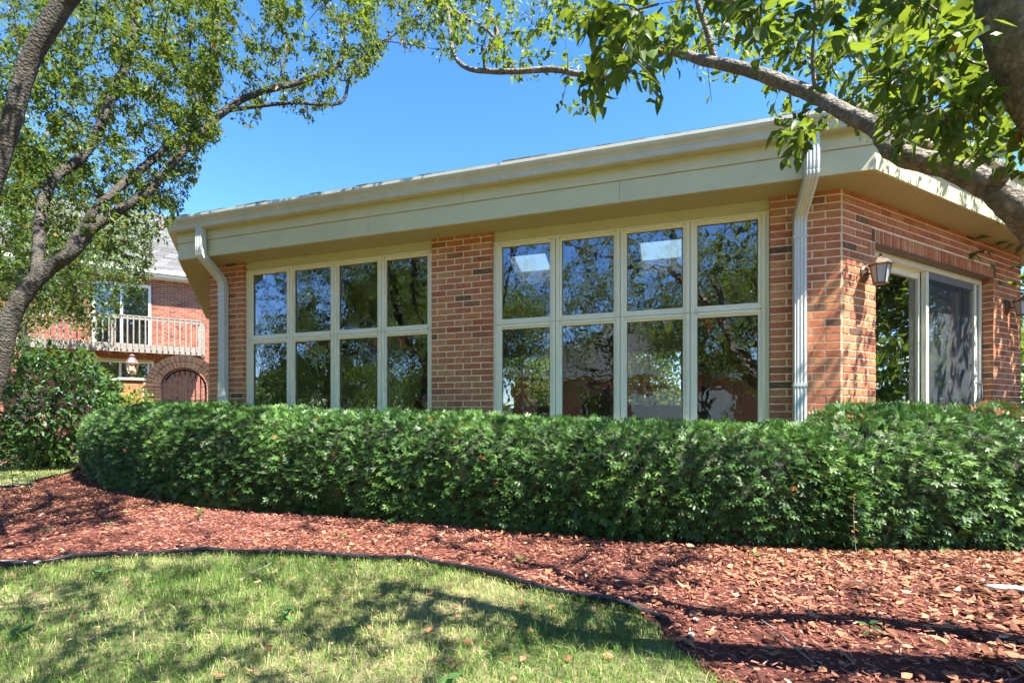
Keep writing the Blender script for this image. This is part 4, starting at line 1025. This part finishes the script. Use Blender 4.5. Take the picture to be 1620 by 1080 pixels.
mb.hexa([HF.pt(S0_ - .4, q0, EV + .2), HF.pt(S1_ + .4, q0, EV + .2), HF.pt(S1_ + .4, 8.6, EV + .2), HF.pt(S0_ - .4, 8.6, EV + .2), HF.pt(S0_ - .4, 4.0, EV + .2 + 4.4 * SL), HF.pt(S1_ + .4, 4.0, EV + .2 + 4.4 * SL), HF.pt(S1_ + .4, 4.2, EV + .2 + 4.4 * SL), HF.pt(S0_ - .4, 4.2, EV + .2 + 4.4 * SL)])
mb.build('roof_deck', M['shingle'], house)
def far_window(h0, h1, y0, y1, name, muls):
    mb = MB(); t = .07
    HF.box(mb, h0, h0 + t, -.02, .12, y0, y1); HF.box(mb, h1 - t, h1, -.02, .12, y0, y1); HF.box(mb, h0 + t, h1 - t, -.02, .12, y1 - t, y1); HF.box(mb, h0 + t, h1 - t, -.02, .12, y0, y0 + t)
    for u in muls: HF.box(mb, u - .03, u + .03, -.015, .11, y0 + t, y1 - t)
    o = mb.build(name, M['white'], house)
    xs = [h0 + t] + list(muls) + [h1 - t]
    for a, b_ in zip(xs[:-1], xs[1:]):
        mb = MB(); mb.poly([HF.pt(a, .06, y0 + t), HF.pt(b_, .06, y0 + t), HF.pt(b_, .06, y1 - t), HF.pt(a, .06, y1 - t)]); mb.build('pane', M['glass_far'], o)
    mb = MB(); HF.box(mb, h0, h1, .9, .95, y0, y1); mb.build('curtain', M['interior'], o)
far_window(*dw, 'patio_door', [hs(192)]); far_window(*lw, 'window', [hs(190), hs(235)])
# balcony
BW = -1.0; bs0, bs1 = hs(20, BW), hs(316, BW); DZ = 3.30
mb = MB(); HF.box(mb, bs0, bs1, BW, -.005, DZ, DZ + .04); HF.box(mb, bs0, bs1, BW - .04, BW, DZ - .2, DZ + .06); HF.box(mb, bs1, bs1 + .04, BW - .04, -.005, DZ - .2, DZ + .06)
bal = mb.build('balcony', M['oldwood'], house)
n = int((bs1 - bs0) / .42)
for k in range(n):
    mb = MB(); s_ = bs0 + (k + .5) * (bs1 - bs0) / n; HF.box(mb, s_ - .02, s_ + .02, BW + .002, -.006, DZ - .19, DZ - .002); mb.build('joist', M['joist'], bal)
for z in (DZ + .92,):
    mb = MB(); HF.box(mb, bs0, bs1 + .02, BW - .05, BW + .04, z, z + .035); mb.build('top_rail', M['oldwood'], bal)
    mb = MB(); HF.box(mb, bs0, bs1, BW - .035, BW - .005, z - .085, z - .003); mb.build('rail_board', M['oldwood'], bal)
    mb = MB(); HF.box(mb, bs1 - .0, bs1 + .04, BW + .05, -.01, z, z + .035); mb.build('top_rail', M['oldwood'], bal)
pm = None
n = int((bs1 - bs0) / .152)
for k in range(n + 9):
    if pm is None:
        mb = MB(); c = HF.pt(0, 0, 0); 
        for q in (0,): mb.box((-.016, -.016, 0), (.016, .016, 1.03))
        pm = bpy.data.meshes.new('baluster'); pm.from_pydata(mb.v, [], mb.f); pm.materials.append(M['oldwood']); pm.update()
    o = link('baluster', pm, bal)
    p = HF.pt(bs0 + (k + .5) * (bs1 - bs0) / n, BW - .062, DZ - .12) if k < n else HF.pt(bs1 + .062, BW + .12 + (k - n) * .14, DZ - .12)
    o.location = Vector(p) - LOC[bal]; o.rotation_euler = (0, 0, math.atan2(D2[1], D2[0]))
for s_ in (bs0, (bs0 + bs1) / 2, bs1):
    mb = MB(); HF.box(mb, s_ - .045, s_ + .045, BW + .003, BW + .09, DZ + .041, DZ + .919); mb.build('post', M['oldwood'], bal)

# ------------------------------------------------------------------ gate, arch, pier, lantern, garden wall
ga = at(293, 660, 11.6); GF = Frame((ga.x, ga.y), D2, N2)
gs = lambda px, wv=0: px_u(px, wv, GF)
def gz(py, px): s_ = gs(px); y = (GF.p + GF.d * s_)[1]; return H + (HYP - py) * y / FPX
cA = gs(293); ri = (gs(330) - gs(256)) / 2; sp = gz(582, 293) - ri; ro = ri + .29
arch = empty('gate_arch', (*GF.pt(cA, 0, 0)[:2], 0), 'dark weathered brick arch around the iron gate', 'arch')
mb = MB(); pr = []
nA = 22
for k in range(nA):                       # ring of arch bricks, each a piece of its own
    t0, t1 = math.pi * (k + .06) / nA, math.pi * (k + .94) / nA
    for r0, r1 in ((ri, ri + .138), (ri + .15, ro)):
        mb = MB(); jj = random.uniform(-.008, .008); c8 = []
        for wv in (-.11 + jj, .11):
            for rr, t in ((r0, t1), (r0, t0), (r1, t0), (r1, t1)): c8.append(GF.pt(cA + rr * math.cos(t), wv, sp + rr * math.sin(t)))
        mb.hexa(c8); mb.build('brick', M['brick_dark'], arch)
mb = MB(); nn = 24                         # mortar core of the arch
for k in range(nn):
    t0, t1 = math.pi * k / nn, math.pi * (k + 1) / nn; c8 = []
    for wv in (-.095, .095):
        for rr, t in ((ri + .008, t1), (ri + .008, t0), (ro - .008, t0), (ro - .008, t1)): c8.append(GF.pt(cA + rr * math.cos(t), wv, sp + rr * math.sin(t)))
    mb.hexa(c8)
for sg in (-1, 1): GF.box(mb, *sorted((cA + sg * (ri + .008), cA + sg * (ro - .008))), -.095, .095, 0, sp)
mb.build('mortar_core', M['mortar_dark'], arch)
for sg in (-1, 1):
    z = 0; k = 0
    while z < sp - .03:
        for q in range(2):
            a, b_ = (ri + .0 + q * .147, ri + q * .147 + .138) if k % 2 else ((ri, ri + .115) if q == 0 else (ri + .125, ro))
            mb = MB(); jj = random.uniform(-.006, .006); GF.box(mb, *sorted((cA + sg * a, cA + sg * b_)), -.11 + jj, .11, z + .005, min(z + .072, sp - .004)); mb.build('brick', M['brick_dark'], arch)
        z += .078; k += 1
gate = empty('iron_gate', (*GF.pt(cA, 0, 0)[:2], 0), 'black wrought iron gate with an arched top under the brick arch', 'gate')
gr = ri - .05
mb = MB(); arc = [GF.pt(cA + gr * math.cos(t), 0, sp + gr * math.sin(t)) for t in np.linspace(0, math.pi, 17)]
mb.tube([GF.pt(cA + gr, 0, .08)] + arc + [GF.pt(cA - gr, 0, .08)], .021, 6); mb.build('frame', M['iron'], gate)
for zq in (.35, gz(640, 293), gz(633, 293)):
    mb = MB(); GF.box(mb, cA - gr, cA + gr, -.012, .012, zq - .012, zq + .012); mb.build('cross_bar', M['iron'], gate)
for k in range(7):
    x = -gr + (k + 1) * 2 * gr / 8; mb = MB(); GF.box(mb, cA + x - .013, cA + x + .013, -.012, .012, .1, sp + math.sqrt(max(gr * gr - x * x, 0)) - .005); mb.build('bar', M['iron'], gate)
mb = MB(); zq = gz(637, 293); GF.box(mb, cA - gr - .045, cA - gr + .05, -.03, .03, zq - .06, zq + .05); mb.build('latch', M['iron'], gate)
# brick pier with cap, and the lit lantern that stands on it
p0, p1 = gs(192), cA - ro - .01; pt_ = gz(602, 212)
pier = empty('brick_pier', (*GF.pt((p0 + p1) / 2, 0, 0)[:2], 0), 'short brick wall end with a stone cap left of the arch', 'wall')
mb = MB(); GF.box(mb, p0 + .01, p1 - .01, -.09, .2, 0, pt_); mb.build('mortar_core', M['mortar'], pier)
z = pt_ - .0677; k = 0
while z > .0:
    s_ = p0 - (.1 if k % 2 else 0)
    while s_ < p1:
        a, b_ = max(s_ + .004, p0), min(s_ + .199, p1)
        if b_ - a > .03:
            mb = MB(); jj = random.uniform(-.002, .002); GF.box(mb, a, b_, -.1 + jj, -.06, z + .005, z + .063); mb.build('brick', M['brick'], pier)
        s_ += .2032
    z -= .0677; k += 1
mb = MB(); GF.box(mb, p0 - .04, p1 + .0, -.14, .24, pt_ + .001, pt_ + .06); mb.build('cap', M['stone'], pier)
lp = GF.pt(gs(209), -.02, pt_ + .06)
def SC(m_, k=.74):                       # the lantern is laid out at full size, then brought to its height on the wall end
    m_.v = [(lp[0] + (x - lp[0]) * k, lp[1] + (y - lp[1]) * k, lp[2] + (z - lp[2]) * k) for x, y, z in m_.v]; return m_
lan = empty('post_lantern', lp, 'lit copper lantern standing on the brick wall end', 'lantern'); c = Vector(lp)
mb = MB(); mb.lathe(c, [(.085, 0), (.085, .015), (.03, .03), (.022, .09), (.05, .105), (.10, .115), (.10, .125)], 8); SC(mb).build('base', M['copper'], lan)
mb = MB()
for j in range(6):
    t = 2 * math.pi * (j + .5) / 6; mb.tube([(c.x + .098 * math.cos(t), c.y + .098 * math.sin(t), c.z + .125), (c.x + .155 * math.cos(t), c.y + .155 * math.sin(t), c.z + .43)], .009, 4)
mb.lathe(c, [(.155, .42), (.165, .425), (.165, .44), (.155, .445)], 6); SC(mb).build('cage', M['copper'], lan)
mb = MB(); mb.lathe(c, [(.175, .446), (.165, .46), (.085, .60), (.06, .62), (.05, .625), (.05, .66), (.075, .665), (.07, .69), (.03, .71), (.008, .73)], 6); SC(mb).build('lantern_roof', M['copper'], lan)
for j in range(6):
    mb = MB(); t0, t1 = 2 * math.pi * (j + .5) / 6, 2 * math.pi * (j + 1.5) / 6
    mb.poly([(c.x + .095 * math.cos(t0), c.y + .095 * math.sin(t0), c.z + .127), (c.x + .095 * math.cos(t1), c.y + .095 * math.sin(t1), c.z + .127), (c.x + .15 * math.cos(t1), c.y + .15 * math.sin(t1), c.z + .42), (c.x + .15 * math.cos(t0), c.y + .15 * math.sin(t0), c.z + .42)]); SC(mb).build('glass_pane', M['glass_plain'], lan)
for q in (-.045, .045):
    mb = MB(); mb.lathe((c.x + q, c.y, c.z + .125), [(.012, 0), (.012, .12)], 6); cd = SC(mb).build('candle', M['white'], lan)
    mb = MB(); mb.lathe((c.x + q, c.y, c.z + .245), [(.012, 0), (.026, .04), (.02, .08), (.004, .11)], 8); SC(mb).build('bulb', M['lamp'], cd, True)
# low garden wall at far left
wa = G(-90, 722); wb = G(122, 712); wd_ = unit(np.array(wb) - np.array(wa)); WF = Frame(wa, wd_, (-wd_[1], wd_[0])); wl = np.linalg.norm(np.array(wb) - np.array(wa)) + 1.5
gw = empty('garden_wall', (*WF.pt(wl / 2, 0, 0)[:2], 0), 'low dark red brick garden wall behind the big shrub at far left', 'wall')
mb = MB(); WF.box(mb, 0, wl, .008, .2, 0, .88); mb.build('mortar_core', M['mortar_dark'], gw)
z = 0; k = 0; cnt = 0
while z < .86:
    s_ = -(.1 if k % 2 else 0)
    while s_ < wl:
        a, b_ = max(s_ + .004, 0), min(s_ + .199, wl)
        if b_ - a > .03 and cnt < 300:
            mb = MB(); WF.box(mb, a, b_, random.uniform(-.003, .002), .03, z + .005, z + .064); mb.build('brick', M['brick_far'], gw); cnt += 1
        s_ += .2032
    z += .0677; k += 1
mb = MB(); WF.box(mb, -.02, wl + .02, -.03, .23, .881, .94); mb.build('cap', M['stone'], gw)

# ------------------------------------------------------------------ shrubs and small plants
def shrub(base, rx, ry, hgt, label, n, ls, mat, seed, name='shrub', low=.05):
    r = np.random.default_rng(seed); root = empty(name, (*base, 0), label, 'shrub'); b3 = np.array([*base, 0.0]); mb = MB(); cl = []
    for k in range(16):
        an = r.uniform(0, 6.28); e = b3 + np.array([math.cos(an) * rx * r.uniform(.3, .85), math.sin(an) * ry * r.uniform(.3, .85), hgt * r.uniform(.35, .92)])
        mb.tube([b3 + r.normal(0, .06, 3) * (1, 1, 0), (b3 + e) / 2 + np.array([0, 0, .15 * hgt]), e], [.025, .016, .006], 5)
    mb.build('stems', M['bark'], root)
    u_ = unit(r.normal(size=(n, 3))); rad = r.uniform(.45, 1.05, n) ** .5
    pos = b3 + np.array([0, 0, hgt * .52]) + u_ * rad[:, None] * np.array([rx, ry, hgt * .5]) * (1 + .22 * lump(u_ * 2, 3, seed))[:, None]
    pos[:, 2] = np.maximum(pos[:, 2], low)
    d = unit(u_ * .6 + r.normal(0, .5, (n, 3)) + np.array([0, 0, -.15])); up = unit(u_ * .6 + np.array([0, 0, .8]) + r.normal(0, .35, (n, 3)))
    V, F, Tn = bake(LEAF_HI, pos, basis(d, up), r.uniform(.7, 1.3, n) * ls, np.clip(r.beta(2, 2, n) + .25 * lump(pos, 4, seed + 1), 0, 1))
    o = link('foliage', tri_mesh('foliage', V - np.array(LOC[root]), F, M[mat], Tn), root); o['kind'] = 'stuff'
shrub((-9.2, 9.7), 1.35, .9, 2.45, 'big dark green shrub with glossy leaves at far left before the brick house', 3600, .13, 'shrub', 61)
shrub((-8.2, 10.6), .75, .55, 1.55, 'pale green shrub just left of the brick pier', 1500, .10, 'shrub2', 62)
def seedling(x, y, hgt, n, label, ls, seed, mat='weed', stem='bark', group=None, name='seedling', cat='plant'):
    r = np.random.default_rng(seed); root = empty(name, (x, y, 0), label, cat, group)
    b3 = np.array([x, y, 0.0]); top = b3 + np.array([r.normal(0, .12) * hgt, r.normal(0, .12) * hgt, hgt]); mid = (b3 + top) / 2 + r.normal(0, .05, 3) * hgt
    tt = np.linspace(0, 1, 6)[:, None]; P = (1 - tt) ** 2 * b3 + 2 * tt * (1 - tt) * mid + tt ** 2 * top
    mb = MB(); mb.tube(P, np.linspace(.0015 + .004 * hgt, .0012, 6), 5); mb.build('stem', M[stem], root)
    tv, tf = LEAF_HI[0]
    for k in range(n):
        t = 1 - (k / max(n, 1)) * .75; o_ = np.array([np.interp(t, tt[:, 0], P[:, c]) for c in range(3)]); an = k * 2.4 + r.uniform(0, .5)
        d = np.array([[math.cos(an), math.sin(an), r.uniform(-.1, .5)]]); B = basis(d, np.array([[0, 0, 1.0]]) + r.normal(0, .15, (1, 3)))[0]; s_ = ls * r.uniform(.7, 1.2)
        tv2, tf2 = LEAF_HI[int(r.integers(0, 4))]
        me = tri_mesh('leaf', np.einsum('ij,kj->ki', B, tv2 * s_) + o_ - np.array(LOC[root]), tf2, M[mat], np.full(len(tv2), r.random()), True); link('leaf', me, root)
for k, (px, py, hgt, n, ls, lab) in enumerate([
    (20, 780, .55, 14, .10, 'slender leafy seedling at the far left edge of the mulch'), (52, 795, .62, 16, .09, 'tall leafy seedling by the end of the far left edging'), (-8, 760, .9, 16, .12, 'broad leafed seedling at the left picture edge'),
    (70, 845, .05, 5, .05, 'tiny green weed in the left mulch above the edging'), (168, 780, .12, 7, .06, 'small weed below the left end of the hedge'), (315, 822, .10, 7, .06, 'green weed in mulch below the left part of the hedge'), (170, 832, .03, 4, .05, 'flat little weed in the mulch left of the lawn curve'),
    (616, 834, .07, 6, .05, 'small weed at the hedge foot below the middle pier'), (820, 898, .06, 5, .055, 'grey green weed alone in the middle mulch'), (1192, 886, .05, 5, .05, 'bright green weed at the hedge foot, right of the middle'), (450, 985, .07, 7, .05, 'bright green upright sprout in the front grass'),
    (1375, 1010, .07, 6, .05, 'small green sprout among the fallen leaves at right'), (545, 852, .03, 8, .04, 'flat weed patch in mulch above the edging curve'), (700, 1112, .08, 6, .06, 'large leafed weed at the bottom edge of the lawn'), (30, 1010, .04, 5, .075, 'broad flat weed leaves at the left of the lawn'), (160, 915, .05, 5, .08, 'light green weed at the lawn edge by the left edging')]):
    x, y = G(px, py); seedling(x, y, hgt, n, lab, ls, 100 + k)
x, y = G(1356, 886); seedling(x, y, .44, 14, 'dry brown sapling with few withered leaves before the right hedge', .035, 130, 'dry', 'oldwood', None, 'dry_sapling')
x, y = G(1600, 892); seedling(x, y, .17, 7, 'yellowing leafy sprout at the right edge below the hedge', .045, 131, 'shrub2', 'oldwood', None, 'sprout')
def stick(pa, pb, rad, label, mat='stick', name='stick', z=.03, cat='stick'):
    a, b_ = G(*pa), G(*pb); root = empty(name, (*a, 0), label, cat); mb = MB(); A, Bq = np.array([*a, z]), np.array([*b_, z + .01])
    P = [A + (Bq - A) * t + np.append(RNG.normal(0, rad * .8, 2), RNG.normal(0, rad * .3)) for t in np.linspace(0, 1, 6)]
    mb.tube(P, np.linspace(rad, rad * .7, 6), 7); mb.build('wood', M[mat], root, True)
stick((1565, 936), (1680, 952), .019, 'thick bleached white stick lying on leaves at the right edge')
stick((1206, 990), (1285, 1062), .004, 'thin curved twig lying on the leaves near the bottom', 'oldwood')
stick((625, 887), (668, 891), .007, 'short grey twig resting on the middle of the edging')
stick((380, 925), (430, 900), .004, 'thin brown twig on the front grass below the edging', 'oldwood')
stick((0, 893), (60, 900), .006, 'pale twig lying across the edging at left')
for k, (px, py, s_, lab) in enumerate([(757, 838, .022, 'pale pebble at the hedge foot in the middle'), (697, 857, .016, 'dark blue grey pebble in the middle mulch'), (67, 816, .02, 'white pebble in the left mulch'), (1093, 1010, .017, 'whitish stone among leaves at the lawn tip'), (1100, 985, .015, 'small pale stone right of the edging end')]):
    x, y = G(px, py); root = None
    mb = MB(); mb.lathe((x, y, .012), [(s_ * .5, 0), (s_, s_ * .3), (s_ * .9, s_ * .6), (s_ * .4, s_ * .85)], 7)
    mb.v = [(a + random.gauss(0, s_ * .12), b_ + random.gauss(0, s_ * .12), c_) for a, b_, c_ in mb.v]
    tag(mb.build('pebble', M['pebble'], None, True), lab, 'pebble')

# ------------------------------------------------------------------ grass blades, mulch chips, fallen leaves
def sample_poly(poly, n, lo, hi, seed):
    r = np.random.default_rng(seed); P = np.stack([r.uniform(lo[0], hi[0], n), r.uniform(lo[1], hi[1], n)], 1); return P[in_poly(P, poly)]
def blade(bend, seed):
    V = []; w_ = [1, .85]
    for k, t in enumerate((0, .52)):
        x = bend * t * t; V += [(x, -.5 * w_[k], t), (x, .5 * w_[k], t)]
    V.append((bend, 0, 1 - .35 * abs(bend)))
    return np.array(V, float), np.array([(0, 1, 3), (0, 3, 2), (2, 3, 4)])
BL = [blade(b_, 0) for b_ in (.15, .4, .7, 1.0, 1.3)]
def grass(P, label, seed, hl=(.022, .07), wdt=.0025, name='lawn_grass'):
    n = len(P); r = np.random.default_rng(seed); P3 = np.c_[P, np.zeros(n)]; kp = r.random(n) < np.clip(.95 + .9 * lump(P3, 4.2, seed + 6), .28, 1); P = P[kp]; P3 = P3[kp]; n = len(P)
    an = r.uniform(0, 6.28, n) + lump(P3, 2.5, seed) * 1.5
    d = np.stack([np.cos(an), np.sin(an), np.zeros(n)], 1); up = np.array([0, 0, 1.0]) + r.normal(0, .18, (n, 3)); up = unit(up)
    y = unit(np.cross(up, d)); x = np.cross(y, up); B = np.stack([x, y, up], 2)
    patch = lump(P3, 3.2, seed + 1) + .6 * lump(P3, 8, seed + 2)
    l = r.uniform(*hl, n) * (1 + .35 * patch)
    tint = np.clip(.42 + r.normal(0, .16, n) - patch * .42, 0, 1); dry = r.random(n) < .20 - .22 * np.clip(patch, -.6, .6); tint[dry] = r.uniform(.75, 1, dry.sum())
    V, F, Tn = bake(BL, P3, B, np.stack([l, np.full(n, wdt) * r.uniform(.6, 1.3, n), l], 1), tint)
    o = link(name, tri_mesh(name, V, F, M['grass'], Tn)); tag(o, label, 'grass', None, 'stuff')
Pg = sample_poly(grass_poly, 150000, (-4.6, .9), (1.4, 3.7), 71)
grass(Pg, 'thin patchy lawn grass with straw in the foreground', 72)
left_lawn = edge2 + [(-12.5, 8.5)] + edge3[::-1]
Pl = sample_poly(left_lawn, 34000, (-13, 5.5), (-7.5, 13.5), 73); grass(Pl, 'sunlit grass patch at far left between two edgings', 74, (.04, .09), .006, 'side_grass')

def chip_t(l, wd, h, seed):
    r = np.random.default_rng(seed); V = np.array([(-.5, -.5, 0), (.5, -.35, 0), (.5, .35, 0), (-.5, .5, 0), (-.40, .05, 1), (.42, -.05, .85)], float) * (l, wd, h); V += r.normal(0, .06, V.shape) * (l, wd, h)
    return V, np.array([(0, 1, 5), (0, 5, 4), (2, 3, 4), (2, 4, 5), (1, 2, 5), (3, 0, 4)])
CH = [chip_t(1, .2, .12, 1), chip_t(1, .35, .14, 2), chip_t(.6, .35, .16, 3), chip_t(1.4, .14, .1, 4)]
def chips(P, label, seed, lo=.009, hi=.036, name='mulch_chips'):
    n = len(P); r = np.random.default_rng(seed); z = r.uniform(.006, .03, n) + .012 * lump(np.c_[P, np.zeros(n)], 5, seed)
    an = r.uniform(0, 6.28, n); d = np.stack([np.cos(an), np.sin(an), r.normal(0, .22, n)], 1); up = np.array([0, 0, 1.0]) + r.normal(0, .35, (n, 3))
    P3 = np.c_[P, z]; tint = np.clip(r.beta(2, 2.4, n) + .18 * lump(P3, 3, seed + 1), 0, 1)
    V, F, Tn = bake(CH, P3, basis(d, up), r.uniform(lo, hi, n), tint)
    o = link(name, tri_mesh(name, V, F, M['chip'], Tn)); tag(o, label, 'mulch', None, 'stuff')
front = (lambda P: P[(P[:, 1] < 9.5)])
vis_bed = edge1[:-3] + grass_right[:-1] + [(3.9, .5), (5.5, 3.6), (2.6, 3.9), (.1, 4.5), (-2.3, 5.2), (-4.6, 6.5), (-7.3, 8.9), (-8.9, 10.2)] + edge2
Pc = sample_poly(vis_bed, 270000, (-9, .4), (5.5, 10.2), 75)
dist = np.hypot(Pc[:, 0], Pc[:, 1]); keep = np.random.default_rng(1).random(len(Pc)) < np.clip(4.6 / dist, .35, 1); Pc = Pc[keep]
chips(Pc, 'shredded red wood mulch covering the bed', 76)
Pr = sample_poly(edge3 + [(-14.5, 10.5), (-15.5, 13.0), (-9.0, 15.0)], 6000, (-16, 9), (-8, 15), 77); chips(Pr, 'dark mulch along the garden wall', 78, .03, .08, 'rear_mulch_chips')
def litter(P, label, seed, ls, name):
    n = len(P); r = np.random.default_rng(seed); an = r.uniform(0, 6.28, n)
    d = np.stack([np.cos(an), np.sin(an), r.normal(0, .10, n)], 1); up = np.array([0, 0, 1.0]) * r.choice([-1, 1], n)[:, None] + r.normal(0, .24, (n, 3))
    P3 = np.c_[P, r.uniform(.020, .036, n)]; ls = ls * np.interp(P[:, 0], [-3, .5], [.72, 1])
    V, F, Tn = bake([leaf_tmpl(.22, .2, .6), leaf_tmpl(-.2, .2, .52), leaf_tmpl(.12, -.2, .62), leaf_tmpl(.3, .12, .5), leaf_tmpl(.35, .35, .42), leaf_tmpl(.08, .3, .66)], P3, basis(d, up), r.uniform(.55, 1.3, n) * ls, r.beta(1.3, 1.9, n))
    o = link(name, tri_mesh(name, V, F, M['dry'], Tn)); tag(o, label, 'leaves', None, 'stuff')
Pd = sample_poly(vis_bed, 260000, (-9, .4), (5.5, 10.2), 79); r_ = np.random.default_rng(5)
dens = np.interp(Pd[:, 0], [-8, -3, -.5, .7, 1.3, 2.2, 5], [.40, .26, .10, .12, .36, .66, .78]) * np.clip(.7 + 1.1 * lump(np.c_[Pd, np.zeros(len(Pd))], 2.6, 9), .06, 1.3)
Pd = Pd[r_.random(len(Pd)) < dens]
litter(Pd, 'brown and tan fallen leaves thick on the right mulch', 80, .05, 'fallen_leaves')
Pd = sample_poly(grass_poly, 420, (-4.4, .9), (1.4, 3.6), 81); litter(Pd, 'scattered brown leaves lying in the front grass', 82, .045, 'lawn_leaves')

# ------------------------------------------------------------------ the house across the lawn that the windows mirror
nh = empty('neighbour_house', (-6.5, -14, 0), 'grey hip roofed brick house across the lawn, mirrored by the windows', 'house')
yaw = math.atan2(D[1], D[0]); NF = Frame((-6.5, -14), (-math.cos(yaw), -math.sin(yaw)), (math.sin(yaw), -math.cos(yaw)))
mb = MB(); NF.box(mb, -6, 6, 0, 9, 0, 3.2); mb.build('wall', M['brick_far'], nh)
mb = MB(); e = [NF.pt(-6.6, -.6, 3.2), NF.pt(6.6, -.6, 3.2), NF.pt(6.6, 9.6, 3.2), NF.pt(-6.6, 9.6, 3.2)]; r0, r1 = NF.pt(-1.4, 4.5, 6.6), NF.pt(1.4, 4.5, 6.6)
mb.poly([e[0], e[1], r1, r0]); mb.poly([e[1], e[2], r1]); mb.poly([e[2], e[3], r0, r1]); mb.poly([e[3], e[0], r0]); mb.poly(e[::-1]); rf = mb.build('roof', M['shingle'], nh)
mb = MB(); NF.box(mb, -6.6, 6.6, -.64, -.6, 3.05, 3.25); mb.build('fascia_board', M['white'], nh)
mb = MB()
for k in range(4): NF.box(mb, -4.8, -.2, -.06, -.01, .02 + k * .58, .58 + k * .58)
mb.build('garage_door', M['white'], nh)
for a in (.9, 3.6):
    mb = MB(); NF.box(mb, a, a + 1.4, -.05, -.01, 1.0, 1.08); NF.box(mb, a, a + 1.4, -.05, -.01, 2.32, 2.4); NF.box(mb, a, a + .08, -.05, -.01, 1.08, 2.32); NF.box(mb, a + 1.32, a + 1.4, -.05, -.01, 1.08, 2.32); wnd = mb.build('window', M['white'], nh)
    mb = MB(); mb.poly([NF.pt(a + .08, -.02, 1.08), NF.pt(a + 1.32, -.02, 1.08), NF.pt(a + 1.32, -.02, 2.32), NF.pt(a + .08, -.02, 2.32)]); mb.build('pane', M['glass_far'], wnd)
